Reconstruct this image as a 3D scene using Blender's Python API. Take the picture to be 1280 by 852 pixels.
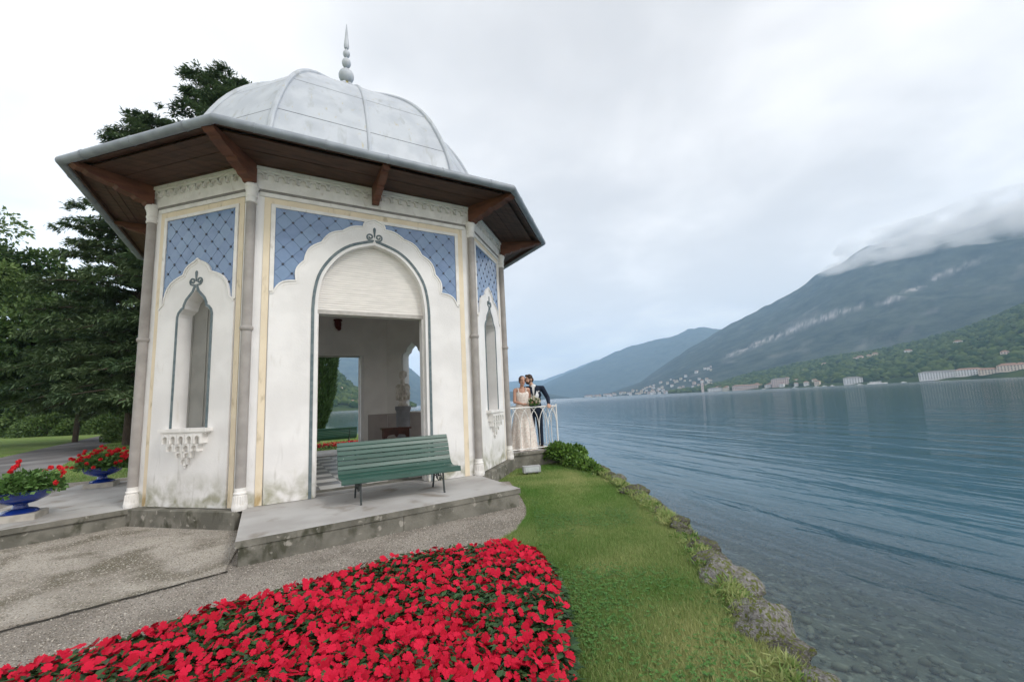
import bpy, bmesh, math, random
import numpy as np
from mathutils import Vector, Matrix
from mathutils.geometry import tessellate_polygon

for o in list(bpy.data.objects):
    bpy.data.objects.remove(o)
SC = bpy.context.scene
COL = SC.collection
random.seed(7)
RNG = np.random.default_rng(11)
R = math.radians

# ------------------------------------------------------------------ camera
cam_data = bpy.data.cameras.new('camera')
cam = bpy.data.objects.new('camera', cam_data)
COL.objects.link(cam)
SC.camera = cam
cam_data.sensor_width = 36.0
cam_data.lens = 529.2915 / 1280 * 36.0
cam_data.clip_start = 0.05
cam_data.clip_end = 60000
cr, cu, cf = Vector((0.99877, 0.00692, -0.04915)), Vector((0.04964, -0.13927, 0.98901)), Vector((0, 0.99023, 0.13945))
cam.matrix_world = Matrix(((cr.x, cu.x, -cf.x, 0), (cr.y, cu.y, -cf.y, 0), (cr.z, cu.z, -cf.z, 1.4), (0, 0, 0, 1)))

# ------------------------------------------------------------------ sky, sun, exposure
SUN_DIR = Vector((0.62, -0.38, 0.72)).normalized()      # towards the sun
W = bpy.data.worlds.new('World')
SC.world = W
W.use_nodes = True
nt = W.node_tree
nt.nodes.clear()
n_out = nt.nodes.new('ShaderNodeOutputWorld')
n_bg = nt.nodes.new('ShaderNodeBackground')
n_bg2 = nt.nodes.new('ShaderNodeBackground')
n_add = nt.nodes.new('ShaderNodeMixShader')
n_sky = nt.nodes.new('ShaderNodeTexSky')
n_sky.sky_type = 'NISHITA'
n_sky.sun_disc = False
n_sky.sun_elevation = math.asin(SUN_DIR.z)
n_sky.sun_rotation = math.atan2(SUN_DIR.x, SUN_DIR.y)
n_bg.inputs['Strength'].default_value = 0.1
nt.links.new(n_sky.outputs[0], n_bg.inputs['Color'])
tc = nt.nodes.new('ShaderNodeTexCoord')
sep = nt.nodes.new('ShaderNodeSeparateXYZ')
nt.links.new(tc.outputs['Generated'], sep.inputs[0])


def wmath(op, a, b=None):
    n = nt.nodes.new('ShaderNodeMath')
    n.operation = op
    for i, x in enumerate((a, b)):
        if x is None:
            continue
        if isinstance(x, (int, float)):
            n.inputs[i].default_value = x
        else:
            nt.links.new(x, n.inputs[i])
    return n.outputs[0]


zz = wmath('ADD', wmath('MAXIMUM', sep.outputs[2], 0.0), 0.22)
comb = nt.nodes.new('ShaderNodeCombineXYZ')
nt.links.new(wmath('DIVIDE', sep.outputs[0], zz), comb.inputs[0])
nt.links.new(wmath('DIVIDE', sep.outputs[1], zz), comb.inputs[1])
ns = []
for sc_, det, dist, off in ((0.55, 3, 0.4, (15.1, 9.9, 0)), (1.9, 6, 0.35, (0.4, 7.3, 2)), (5.0, 6, 0.2, (9.0, 1.0, 4))):
    mp = nt.nodes.new('ShaderNodeMapping')
    mp.inputs['Location'].default_value = off
    nt.links.new(comb.outputs[0], mp.inputs[0])
    nz = nt.nodes.new('ShaderNodeTexNoise')
    nz.inputs['Scale'].default_value = sc_
    nz.inputs['Detail'].default_value = det
    nz.inputs['Distortion'].default_value = dist
    nt.links.new(mp.outputs[0], nz.inputs['Vector'])
    ns.append(nz.outputs[0])
cl = wmath('ADD', wmath('ADD', wmath('MULTIPLY', ns[0], 0.62), wmath('MULTIPLY', ns[1], 0.28)), wmath('MULTIPLY', ns[2], 0.10))
ramp = nt.nodes.new('ShaderNodeValToRGB')
ramp.color_ramp.interpolation = 'EASE'
ramp.color_ramp.elements[0].position = 0.35
ramp.color_ramp.elements[0].color = (0.76, 0.735, 0.72, 1)
ramp.color_ramp.elements[1].position = 0.64
ramp.color_ramp.elements[1].color = (1.25, 1.20, 1.155, 1)
nt.links.new(cl, ramp.inputs[0])
nt.links.new(ramp.outputs[0], n_bg2.inputs['Color'])
# overcast that thins towards the horizon, the same all the way round
lowsky = wmath('POWER', 2.718, wmath('MULTIPLY', wmath('MAXIMUM', sep.outputs[2], 0.0), -5.5))
nt.links.new(wmath('ADD', wmath('MULTIPLY', lowsky, 1.15), 0.92), n_bg2.inputs['Strength'])
n_add.inputs[0].default_value = 0.94
nt.links.new(n_bg.outputs[0], n_add.inputs[1])
nt.links.new(n_bg2.outputs[0], n_add.inputs[2])
nt.links.new(n_add.outputs[0], n_out.inputs['Surface'])

sun_data = bpy.data.lights.new('sun', 'SUN')
sun_data.energy = 1.9
sun_data.angle = R(14)
sun_data.color = (1.0, 0.965, 0.92)
sun = bpy.data.objects.new('sun', sun_data)
COL.objects.link(sun)
sun.location = (10, -10, 40)
sun.rotation_euler = (-SUN_DIR).to_track_quat('-Z', 'Y').to_euler()

SC.view_settings.view_transform = 'Standard'
SC.view_settings.look = 'None'
SC.view_settings.gamma = 1.0
SC.view_settings.use_curve_mapping = False
SC.view_settings.exposure = 0.2
SC.render.engine = 'CYCLES'
SC.cycles.use_denoising = True
SC.cycles.max_bounces = 8
SC.cycles.transparent_max_bounces = 16
SC.cycles.volume_bounces = 2
SC.cycles.sample_clamp_indirect = 6.0
SC.cycles.volume_step_rate = 1.0
SC.cycles.volume_max_steps = 128


# ------------------------------------------------------------------ helpers
class MB:
    """collects geometry; build() links it as one mesh object"""

    def __init__(self):
        self.v, self.f = [], []

    def add(self, v, f):
        k = len(self.v)
        self.v.extend(tuple(map(float, p)) for p in v)
        self.f.extend(tuple(i + k for i in q) for q in f)
        return self

    def box(self, x0, x1, y0, y1, z0, z1):
        return self.add([(x0, y0, z0), (x1, y0, z0), (x1, y1, z0), (x0, y1, z0), (x0, y0, z1), (x1, y0, z1), (x1, y1, z1), (x0, y1, z1)],
                        [(0, 3, 2, 1), (4, 5, 6, 7), (0, 1, 5, 4), (1, 2, 6, 5), (2, 3, 7, 6), (3, 0, 4, 7)])

    def chamfer_box(self, x0, x1, y0, y1, z0, z1, c):
        """box with its four top edges chamfered"""
        b = [(x0, y0, z0), (x1, y0, z0), (x1, y1, z0), (x0, y1, z0)]
        m = [(x0, y0, z1 - c), (x1, y0, z1 - c), (x1, y1, z1 - c), (x0, y1, z1 - c)]
        t = [(x0 + c, y0 + c, z1), (x1 - c, y0 + c, z1), (x1 - c, y1 - c, z1), (x0 + c, y1 - c, z1)]
        f = [(3, 2, 1, 0), (8, 9, 10, 11)]
        for i in range(4):
            j = (i + 1) % 4
            f += [(i, j, 4 + j, 4 + i), (4 + i, 4 + j, 8 + j, 8 + i)]
        return self.add(b + m + t, f)

    def prism(self, poly, z0, z1, holes=()):
        """polygon in x,y extruded in z"""
        return self.extrude(poly, lambda p, t: (p[0], p[1], t), z0, z1, holes)

    def plate(self, poly, y0, y1, holes=(), shrink=None):
        """polygon in x,z extruded along y"""
        def fn(p, t):
            x = p[0]
            if shrink and t == y1:
                w, m = shrink
                if x < 1e-6:
                    x = m
                elif x > w - 1e-6:
                    x = w - m
            return (x, t, p[1])
        return self.extrude(poly, fn, y0, y1, holes, True)

    def extrude(self, poly, fn, t0, t1, holes=(), flip=False):
        loops = [list(poly)] + [list(h) for h in holes]
        tri = tessellate_polygon([[Vector((p[0], p[1], 0)) for p in l] for l in loops])
        flat = [p for l in loops for p in l]
        n = len(flat)
        v = [fn(p, t0) for p in flat] + [fn(p, t1) for p in flat]
        f = []
        for a, b, c in tri:
            f.append((a, b, c))
            f.append((c + n, b + n, a + n))
        k = 0
        for l in loops:
            m = len(l)
            for i in range(m):
                j = (i + 1) % m
                f.append((k + i, k + j, k + j + n, k + i + n))
            k += m
        return self.add(v, f)

    def tube(self, pts, r, n=8, closed=False, cap=True, squash=1.0):
        P = [Vector(p) for p in pts]
        m = len(P)
        rr = r if hasattr(r, '__len__') else [r] * m
        base = len(self.v)
        prev = None
        for i in range(m):
            a = P[i - 1] if (i > 0 or closed) else P[i]
            b = P[(i + 1) % m] if (i < m - 1 or closed) else P[i]
            t = (b - a)
            t = t.normalized() if t.length > 1e-9 else Vector((0, 0, 1))
            if prev is None:
                s = Vector((0, 0, 1)) if abs(t.z) < 0.9 else Vector((1, 0, 0))
                x = t.cross(s).normalized()
            else:
                x = (prev - t * prev.dot(t))
                x = x.normalized() if x.length > 1e-6 else t.orthogonal().normalized()
            prev = x
            y = t.cross(x)
            for k in range(n):
                c, s_ = math.cos(2 * math.pi * k / n), math.sin(2 * math.pi * k / n)
                self.v.append(tuple(P[i] + x * (c * rr[i]) + y * (s_ * rr[i] * squash)))
        for i in range(m if closed else m - 1):
            j = (i + 1) % m
            for k in range(n):
                l = (k + 1) % n
                self.f.append((base + i * n + k, base + i * n + l, base + j * n + l, base + j * n + k))
        if cap and not closed:
            self.f.append(tuple(base + k for k in range(n))[::-1])
            self.f.append(tuple(base + (m - 1) * n + k for k in range(n)))
        return self

    def lathe(self, prof, n=16, c=(0, 0, 0), sx=1, sy=1):
        base = len(self.v)
        m = len(prof)
        for r, z in prof:
            for k in range(n):
                a = 2 * math.pi * k / n
                self.v.append((c[0] + r * math.cos(a) * sx, c[1] + r * math.sin(a) * sy, c[2] + z))
        for i in range(m - 1):
            for k in range(n):
                l = (k + 1) % n
                self.f.append((base + i * n + k, base + i * n + l, base + (i + 1) * n + l, base + (i + 1) * n + k))
        self.f.append(tuple(base + k for k in range(n))[::-1])
        self.f.append(tuple(base + (m - 1) * n + k for k in range(n)))
        return self

    def ball(self, c, r, n=12, m=8, s=(1, 1, 1)):
        prof = [(max(1e-4, math.sin(math.pi * i / m)), -math.cos(math.pi * i / m)) for i in range(m + 1)]
        k = len(self.v)
        self.lathe(prof, n)
        rr = r if hasattr(r, '__len__') else (r * s[0], r * s[1], r * s[2])
        for i in range(k, len(self.v)):
            x, y, z = self.v[i]
            self.v[i] = (c[0] + x * rr[0], c[1] + y * rr[1], c[2] + z * rr[2])
        return self

    def capsule(self, a, b, ra, rb, n=10):
        """tapered limb with round ends"""
        a, b = Vector(a), Vector(b)
        t = (b - a).normalized()
        pts, rad = [], []
        for k in range(5):
            q = math.pi / 2 * k / 4
            pts.append(a - t * ra * math.cos(q)); rad.append(max(1e-3, ra * math.sin(q)))
        for k in range(5):
            q = math.pi / 2 * k / 4
            pts.append(b + t * rb * math.sin(q)); rad.append(max(1e-3, rb * math.cos(q)))
        return self.tube(pts, rad, n)

    def mesh(self, name, mat, smooth=False):
        me = bpy.data.meshes.new(name)
        me.from_pydata(self.v, [], self.f)
        bm = bmesh.new()
        bm.from_mesh(me)
        bmesh.ops.recalc_face_normals(bm, faces=bm.faces)
        bm.to_mesh(me)
        bm.free()
        if smooth:
            me.polygons.foreach_set('use_smooth', [True] * len(me.polygons))
            if smooth != 'all':
                try:
                    me.set_sharp_from_angle(angle=R(40))
                except Exception:
                    pass
        if mat:
            me.materials.append(mat)
        return me

    def build(self, name, mat, parent=None, smooth=False, loc=(0, 0, 0), rz=0.0):
        return inst(self.mesh(name, mat, smooth), name, parent, loc, (0, 0, rz))


def inst(me, name, parent=None, loc=(0, 0, 0), rot=(0, 0, 0), scale=(1, 1, 1)):
    o = bpy.data.objects.new(name, me)
    COL.objects.link(o)
    o.location = loc
    o.rotation_euler = rot
    o.scale = scale if hasattr(scale, '__len__') else (scale,) * 3
    if parent:
        o.parent = parent
    return o


def tag(o, label=None, cat=None, group=None, kind=None):
    for k, v in (('label', label), ('category', cat), ('group', group), ('kind', kind)):
        if v:
            o[k] = v
    return o


def thing(name, label, cat, loc=(0, 0, 0), rz=0.0, group=None):
    o = bpy.data.objects.new(name, None)
    COL.objects.link(o)
    o.empty_display_size = 0.3
    o.location = loc
    o.rotation_euler = (0, 0, rz)
    return tag(o, label, cat, group)


def copy_tree(o, parent=None):
    c = o.copy()
    COL.objects.link(c)
    c.parent = parent
    for ch in o.children:
        copy_tree(ch, c)
    return c


def np_mesh(name, V, F, mat, tone=None, smooth=False, attrs=None):
    """big mesh from numpy arrays; F is (n,3) or (n,4)"""
    V = np.ascontiguousarray(V, np.float32)
    F = np.ascontiguousarray(F, np.int32)
    me = bpy.data.meshes.new(name)
    k = F.shape[1]
    me.vertices.add(len(V))
    me.vertices.foreach_set('co', V.ravel())
    me.loops.add(F.size)
    me.loops.foreach_set('vertex_index', F.ravel())
    me.polygons.add(len(F))
    me.polygons.foreach_set('loop_start', np.arange(0, F.size, k, dtype=np.int32))
    try:
        me.polygons.foreach_set('loop_total', np.full(len(F), k, np.int32))
    except Exception:
        pass
    if smooth:
        me.polygons.foreach_set('use_smooth', np.ones(len(F), bool))
    me.update(calc_edges=True)
    attrs = dict(attrs or {})
    if tone is not None:
        attrs['tone'] = tone
    for nm, arr in attrs.items():
        a = me.attributes.new(nm, 'FLOAT', 'POINT')
        a.data.foreach_set('value', np.ascontiguousarray(arr, np.float32))
    if mat:
        me.materials.append(mat)
    return me


def unit(a):
    return a / np.maximum(np.linalg.norm(a, axis=-1, keepdims=True), 1e-9)


def leaf_arrays(P, D, Nn, L, Wd, tone=None, droop=0.0):
    """rhombic leaves: base point P, direction D, normal Nn, length L, width Wd"""
    n = len(P)
    D = unit(D)
    S = unit(np.cross(D, Nn))
    U = np.cross(S, D)
    L = np.broadcast_to(L, (n,))[:, None]
    Wd = np.broadcast_to(Wd, (n,))[:, None]
    mid = P + D * L * 0.5
    V = np.stack([P, mid + S * Wd * .5 + U * Wd * .12, P + D * L - U * L * droop, mid - S * Wd * .5 + U * Wd * .12], 1).reshape(-1, 3)
    F = (np.arange(n) * 4)[:, None] + np.array([0, 1, 2, 3])
    if tone is None:
        tone = RNG.random(n)
    return V, F, np.repeat(tone, 4)


def cat_arrays(parts):
    Vs, Fs, Ts, k = [], [], [], 0
    for V, F, T in parts:
        Vs.append(V); Fs.append(F + k); Ts.append(T); k += len(V)
    return np.concatenate(Vs), np.concatenate(Fs), np.concatenate(Ts)


def rand_dirs(n, zmin=-1.0, zmax=1.0):
    z = RNG.uniform(zmin, zmax, n)
    a = RNG.uniform(0, 2 * np.pi, n)
    r = np.sqrt(1 - z * z)
    return np.stack([r * np.cos(a), r * np.sin(a), z], 1)


_perm = np.random.default_rng(5).random((64, 64, 64)).astype(np.float32)


def vnoise(p):
    """value noise, p (...,3) -> 0..1"""
    p = np.asarray(p, float)
    i = np.floor(p).astype(int)
    f = p - i
    f = f * f * (3 - 2 * f)
    out = 0
    for dx in (0, 1):
        wx = f[..., 0] if dx else 1 - f[..., 0]
        for dy in (0, 1):
            wy = f[..., 1] if dy else 1 - f[..., 1]
            for dz in (0, 1):
                wz = f[..., 2] if dz else 1 - f[..., 2]
                out = out + wx * wy * wz * _perm[(i[..., 0] + dx) % 64, (i[..., 1] + dy) % 64, (i[..., 2] + dz) % 64]
    return out


def fbm(p, oct=5, gain=.5):
    p = np.asarray(p, float)
    s, a, t = 0, 1.0, 0
    for k in range(oct):
        s = s + a * vnoise(p * 2 ** k + 17.3 * k)
        t += a
        a *= gain
    return s / t


def ico(sub=1):
    bm = bmesh.new()
    bmesh.ops.create_icosphere(bm, subdivisions=sub, radius=1)
    V = np.array([v.co[:] for v in bm.verts])
    F = np.array([[v.index for v in f.verts] for f in bm.faces])
    bm.free()
    return V, F


ICO1, ICO2, ICO3 = ico(1), ico(2), ico(3)


# ------------------------------------------------------------------ materials
MATS = {}


def mat(name, c1, c2=None, scale=4.0, rough=0.7, spec=0.3, bump=0.0, bscale=60.0, detail=6.0, stretch=(1, 1, 1), tone=None,
        lo=0.35, hi=0.65, metallic=0.0, stains=(), translucent=0.0, coat=0.0, bdist=0.01, sheen=0.0):
    """Principled material; colour c1..c2 mixed by noise (or by the 'tone' attribute).
    stains: list of (colour, scale, lo, hi, stretch, zlo, zhi) extra noise patches, optionally limited to a height range"""
    m = bpy.data.materials.new(name)
    m.use_nodes = True
    t = m.node_tree
    t.nodes.clear()
    N, L = t.nodes.new, t.links.new
    out = N('ShaderNodeOutputMaterial')
    bs = N('ShaderNodeBsdfPrincipled')
    bs.inputs['Roughness'].default_value = rough
    bs.inputs['Specular IOR Level'].default_value = spec
    bs.inputs['Metallic'].default_value = metallic
    if coat:
        bs.inputs['Coat Weight'].default_value = coat
        bs.inputs['Coat Roughness'].default_value = 0.08
    tcn = N('ShaderNodeTexCoord')
    mp = N('ShaderNodeMapping')
    mp.inputs['Scale'].default_value = stretch
    L(tcn.outputs['Object'], mp.inputs[0])

    def noise(sc, det=detail, vec=None, dist=0.0):
        z = N('ShaderNodeTexNoise')
        z.inputs['Scale'].default_value = sc
        z.inputs['Detail'].default_value = det
        z.inputs['Distortion'].default_value = dist
        L(vec or mp.outputs[0], z.inputs['Vector'])
        return z.outputs[0]

    def maprange(x, a, b):
        r = N('ShaderNodeMapRange')
        r.interpolation_type = 'SMOOTHSTEP'
        r.inputs[1].default_value = a
        r.inputs[2].default_value = b
        L(x, r.inputs[0])
        return r.outputs[0]

    def mix(fac, a, b):
        x = N('ShaderNodeMix')
        x.data_type = 'RGBA'
        for s, val in ((0, fac), (6, a), (7, b)):
            if isinstance(val, (tuple, list)):
                x.inputs[s].default_value = (*val[:3], 1)
            else:
                L(val, x.inputs[s])
        return x.outputs[2]

    c2 = c2 or c1
    if tone:
        at = N('ShaderNodeAttribute')
        at.attribute_name = 'tone'
        fac = at.outputs['Fac']
    else:
        fac = maprange(noise(scale), lo, hi)
    col = mix(fac, c1, c2)
    for st in stains:
        sc_c, sc_s, slo, shi, sst, zlo, zhi = st
        m2 = N('ShaderNodeMapping')
        m2.inputs['Scale'].default_value = sst
        m2.inputs['Location'].default_value = (sc_s * 1.7, 3.1, sc_s)
        L(tcn.outputs['Object'], m2.inputs[0])
        fx = maprange(noise(sc_s, 7, m2.outputs[0], .3), slo, shi)
        if zlo is not None:
            sp = N('ShaderNodeSeparateXYZ')
            L(tcn.outputs['Object'], sp.inputs[0])
            q = maprange(sp.outputs[2], zhi, zlo)
            mm = N('ShaderNodeMath')
            mm.operation = 'MULTIPLY'
            L(fx, mm.inputs[0]); L(q, mm.inputs[1])
            fx = mm.outputs[0]
        col = mix(fx, col, sc_c)
    L(col, bs.inputs['Base Color'])
    if bump:
        b = N('ShaderNodeBump')
        b.inputs['Strength'].default_value = bump
        b.inputs['Distance'].default_value = bdist
        L(noise(bscale, 5), b.inputs['Height'])
        L(b.outputs[0], bs.inputs['Normal'])
    sh = bs.outputs[0]
    if translucent:
        tr = N('ShaderNodeBsdfTranslucent')
        L(col, tr.inputs['Color'])
        ms = N('ShaderNodeMixShader')
        ms.inputs[0].default_value = translucent
        L(sh, ms.inputs[1]); L(tr.outputs[0], ms.inputs[2])
        sh = ms.outputs[0]
    L(sh, out.inputs['Surface'])
    MATS[name] = m
    return m


M_plaster = mat('white_plaster', (.79, .775, .76), (.70, .685, .67), 1.6, rough=.85, spec=.15, bump=.25, bscale=40, stains=[
    ((.62, .59, .54), 3.0, .60, .82, (2.2, 2.2, .55), None, None),
    ((.42, .40, .36), 2.6, .58, .78, (3, 3, .6), .0, 1.5),
    ((.24, .235, .14), 4.2, .34, .70, (1, 1, 1.0), .0, .62)])
M_trim = mat('white_trim', (.80, .78, .75), (.70, .68, .65), 5, rough=.7, spec=.2, bump=.15, bscale=70, stains=[
    ((.56, .52, .47), 9, .60, .80, (1, 1, .6), None, None)])
M_cream = mat('cream_paint', (.76, .66, .50), (.71, .61, .46), 3, rough=.8, spec=.15, bump=.15, bscale=50, stains=[
    ((.50, .42, .30), 4, .58, .75, (2, 2, .6), None, None), ((.33, .22, .07), 3, .5, .7, (2, 2, .6), .0, .5)])
M_taupe = mat('taupe_column_paint', (.36, .335, .315), (.30, .28, .262), 5, rough=.75, spec=.2, bump=.1, bscale=60)
M_dado = mat('taupe_dado_paint', (.40, .36, .34), (.35, .315, .295), 3, rough=.8, spec=.15)
M_inner = mat('interior_plaster', (.80, .775, .74), (.74, .715, .68), 2, rough=.85, spec=.1)
M_line = mat('blue_green_line_paint', (.10, .135, .148), (.155, .19, .20), 14, rough=.6, spec=.25)
M_greyband = mat('grey_band_paint', (.20, .19, .18), (.26, .25, .23), 6, rough=.7)
M_panel = mat('grey_frosted_panel', (.50, .495, .465), (.43, .425, .40), 3, rough=.6, translucent=.5)  # frosted panel, translucency added so daylight through it brightens the interior
M_shutter = mat('shutter_slat_paint', (.80, .765, .72), (.72, .69, .65), 6, rough=.55, spec=.3, stretch=(.6, 1, 6))
M_shutterbar = mat('shutter_bar_metal', (.45, .43, .40), (.38, .36, .33), 9, rough=.5)
M_tiles = []
for k, (a, b) in enumerate((((.145, .225, .37), (.165, .25, .395)), ((.175, .265, .41), (.155, .24, .375)), ((.13, .205, .345), (.155, .235, .385)))):
    M_tiles.append(mat('blue_glazed_tile', a, b, 6, rough=.22, spec=.55, bump=.06, bscale=14, bdist=.02, coat=.25))
M_grout = mat('tile_bedding_mortar', (.11, .175, .295), (.09, .15, .255), 20, rough=.9)
M_stud = mat('dark_tile_stud', (.018, .026, .045), (.03, .04, .06), 30, rough=.3, spec=.5)
M_zinc = mat('pale_zinc_sheet', (.46, .49, .525), (.39, .42, .46), 2.2, rough=.48, spec=.4, bump=.06, bscale=5, bdist=.03, stains=[
    ((.42, .37, .22), 2.6, .63, .78, (5, 5, .5), None, None), ((.34, .36, .37), 2.0, .55, .75, (3, 3, .7), None, None)])
M_seam = mat('roof_seam_dark_metal', (.10, .10, .11), (.07, .07, .07), 9, rough=.7)  # dark metal of the dome lining, showing in the seams between sheets
M_gutter = mat('grey_gutter_metal', (.27, .30, .335), (.21, .235, .265), 4, rough=.45, spec=.4)
M_timber = mat('red_brown_timber', (.155, .062, .036), (.10, .04, .025), 3, rough=.55, spec=.35, bump=.2, bscale=30, stretch=(1, 1, 4))
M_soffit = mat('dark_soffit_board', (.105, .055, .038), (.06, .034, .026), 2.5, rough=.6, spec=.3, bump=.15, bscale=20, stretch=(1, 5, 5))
M_ochre = mat('ochre_stem_paint', (.62, .50, .16), (.5, .4, .12), 9)
M_slabtop = mat('worn_concrete_top', (.43, .42, .405), (.35, .335, .32), 1.3, rough=.85, spec=.2, bump=.25, bscale=120, stains=[
    ((.24, .215, .185), 2.2, .54, .75, (1, 1, 1), None, None)])
M_riser = mat('weathered_stone_riser', (.215, .205, .175), (.13, .125, .105), 3.5, rough=.9, spec=.12, bump=.5, bscale=45, stains=[
    ((.07, .07, .05), 5, .54, .70, (1, 1, .6), None, None), ((.34, .32, .28), 11, .60, .72, (1, 1, 1), None, None)])
M_floor_a = mat('pale_floor_tile', (.62, .60, .57), (.56, .54, .51), 3, rough=.35, spec=.4)
M_floor_b = mat('grey_floor_tile', (.21, .20, .20), (.17, .165, .16), 3, rough=.35, spec=.4)
M_bench = mat('green_bench_paint', (.030, .088, .068), (.022, .066, .050), 6, rough=.38, spec=.45, bump=.06, bscale=50, stretch=(.4, 3, 3), stains=[
    ((.30, .36, .33), 26, .70, .76, (1, 1, 1), None, None)])
M_iron = mat('dark_iron', (.03, .04, .038), (.045, .05, .05), 20, rough=.5, spec=.4)
M_darkwood = mat('dark_table_wood', (.09, .028, .016), (.05, .016, .01), 6, rough=.4, spec=.4, stretch=(1, 6, 1))
M_marble = mat('weathered_marble', (.68, .63, .57), (.46, .42, .36), 9, rough=.6, spec=.3, bump=.3, bscale=25)
M_pedestal = mat('grey_pedestal_stone', (.22, .22, .225), (.18, .18, .185), 5, rough=.7)
M_redwood = mat('dark_red_plaque', (.13, .02, .015), (.07, .012, .01), 9, rough=.5)
M_bluepot = mat('cobalt_glaze', (.008, .035, .24), (.006, .025, .17), 5, rough=.12, spec=.6, coat=.4)
M_plinth = mat('pale_plinth_stone', (.44, .41, .37), (.34, .32, .28), 7, rough=.85, bump=.3, bscale=50)
M_soil = mat('dark_soil', (.03, .022, .015), (.05, .036, .024), 12, rough=1, bump=.6, bscale=40)
M_redpetal = mat('red_petal', (.42, .005, .022), (.64, .014, .050), tone=True, rough=.6, spec=.12, translucent=.15)
M_redpetal1 = mat('red_petal_solid', (.68, .014, .05), (.76, .022, .07), 30, rough=.5, spec=.25, translucent=.22)
M_petaleye = mat('petal_eye', (.75, .45, .45), (.75, .45, .45), 5, rough=.6)
M_geranium = mat('geranium_red', (.62, .014, .02), (.75, .03, .045), tone=True, rough=.55, translucent=.2)
M_leaf = mat('impatiens_leaf', (.018, .050, .016), (.055, .125, .040), tone=True, rough=.42, spec=.4, translucent=.15)
M_gleaf = mat('geranium_leaf', (.07, .15, .035), (.13, .24, .07), tone=True, rough=.5, spec=.3, translucent=.25)
M_broad = mat('broadleaf_foliage', (.052, .105, .032), (.15, .22, .07), tone=True, rough=.5, spec=.3, translucent=.25)
M_conif = mat('conifer_needles', (.055, .10, .045), (.155, .21, .10), tone=True, rough=.55, spec=.25, translucent=.12)
M_hedge = mat('hedge_foliage', (.05, .095, .028), (.13, .20, .06), tone=True, rough=.5, spec=.3, translucent=.2)
M_ivy = mat('ivy_foliage', (.045, .11, .02), (.16, .28, .05), tone=True, rough=.4, spec=.4, translucent=.2)
M_cypress = mat('cypress_foliage', (.02, .046, .014), (.05, .095, .028), tone=True, rough=.6, translucent=.12)
M_bark = mat('bark', (.055, .042, .032), (.09, .07, .055), 6, rough=.95, bump=.7, bscale=16, stretch=(3, 3, .5))
M_rail = mat('white_rail_paint', (.80, .79, .77), (.70, .69, .66), 20, rough=.4, spec=.4)

# ================================================================== THE SETTING
GZ = -0.29            # lawn level; the pavilion floor is z = 0
LAKE = -1.20
SHORE = [(1.2, -14), (1.25, -6), (1.3, 0), (1.42, 2.0), (1.55, 2.73), (1.64, 3.15), (1.76, 3.79), (1.90, 4.8), (2.02, 5.81), (2.0, 7.46), (1.84, 10.49),
         (1.42, 12.0), (0.85, 13.1), (-0.9, 15.8), (-2.0, 17.6), (-4.5, 21.5), (-8, 25.5), (-14, 33), (-30, 55), (-60, 90), (-120, 150), (-260, 220)]
LAND = SHORE + [(-420, 200), (-420, -160), (1.2, -160)]


def grass_ground():
    m = bpy.data.materials.new('lawn_ground')
    m.use_nodes = True
    t = m.node_tree
    N, L = t.nodes.new, t.links.new
    bs = t.nodes['Principled BSDF']
    bs.inputs['Roughness'].default_value = .95
    bs.inputs['Specular IOR Level'].default_value = .1
    tcn = N('ShaderNodeTexCoord')
    facs = []
    for sc_, det in ((.35, 5), (2.2, 6), (40, 4)):
        z = N('ShaderNodeTexNoise')
        z.inputs['Scale'].default_value = sc_
        z.inputs['Detail'].default_value = det
        L(tcn.outputs['Object'], z.inputs['Vector'])
        facs.append(z.outputs[0])
    r1 = N('ShaderNodeValToRGB')
    r1.color_ramp.elements[0].position = .35
    r1.color_ramp.elements[0].color = (.11, .205, .045, 1)
    r1.color_ramp.elements[1].position = .68
    r1.color_ramp.elements[1].color = (.25, .285, .11, 1)
    mx = N('ShaderNodeMath'); mx.operation = 'MULTIPLY_ADD'
    L(facs[1], mx.inputs[0]); mx.inputs[1].default_value = .5
    h = N('ShaderNodeMath'); h.operation = 'MULTIPLY'
    L(facs[0], h.inputs[0]); h.inputs[1].default_value = .5
    L(h.outputs[0], mx.inputs[2])
    L(mx.outputs[0], r1.inputs[0])
    mm = N('ShaderNodeMix'); mm.data_type = 'RGBA'; mm.blend_type = 'MULTIPLY'
    mm.inputs[0].default_value = .6
    L(r1.outputs[0], mm.inputs[6])
    r2 = N('ShaderNodeMapRange')
    r2.inputs[1].default_value = .3; r2.inputs[2].default_value = .7
    r2.inputs[3].default_value = .5; r2.inputs[4].default_value = 1.3
    L(facs[2], r2.inputs[0])
    L(r2.outputs[0], mm.inputs[7])
    L(mm.outputs[2], bs.inputs['Base Color'])
    b = N('ShaderNodeBump'); b.inputs['Strength'].default_value = .8; b.inputs['Distance'].default_value = .03
    L(facs[2], b.inputs['Height']); L(b.outputs[0], bs.inputs['Normal'])
    return m


M_lawn = grass_ground()
M_gravel = mat('gravel', (.38, .34, .295), (.26, .23, .195), 2.2, rough=.95, spec=.1, bump=1.0, bscale=95, bdist=.02, stains=[
    ((.12, .11, .10), 70, .52, .66, (1, 1, 1), None, None), ((.50, .47, .44), 90, .58, .70, (1, 1, 1), None, None)])
M_aggr = mat('exposed_aggregate', (.45, .41, .355), (.34, .305, .26), 1.0, rough=.95, spec=.1, bump=1.0, bscale=75, bdist=.02, stains=[
    ((.17, .15, .11), 1.6, .44, .66, (1, 1, 1), None, None), ((.14, .13, .11), 60, .54, .68, (1, 1, 1), None, None), ((.56, .53, .49), 80, .56, .70, (1, 1, 1), None, None)])
M_asphalt = mat('pale_asphalt', (.17, .16, .16), (.12, .115, .115), .5, rough=.9, spec=.15, bump=.4, bscale=60, stains=[
    ((.25, .24, .235), .3, .5, .7, (1, 1, 1), None, None)])


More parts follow.
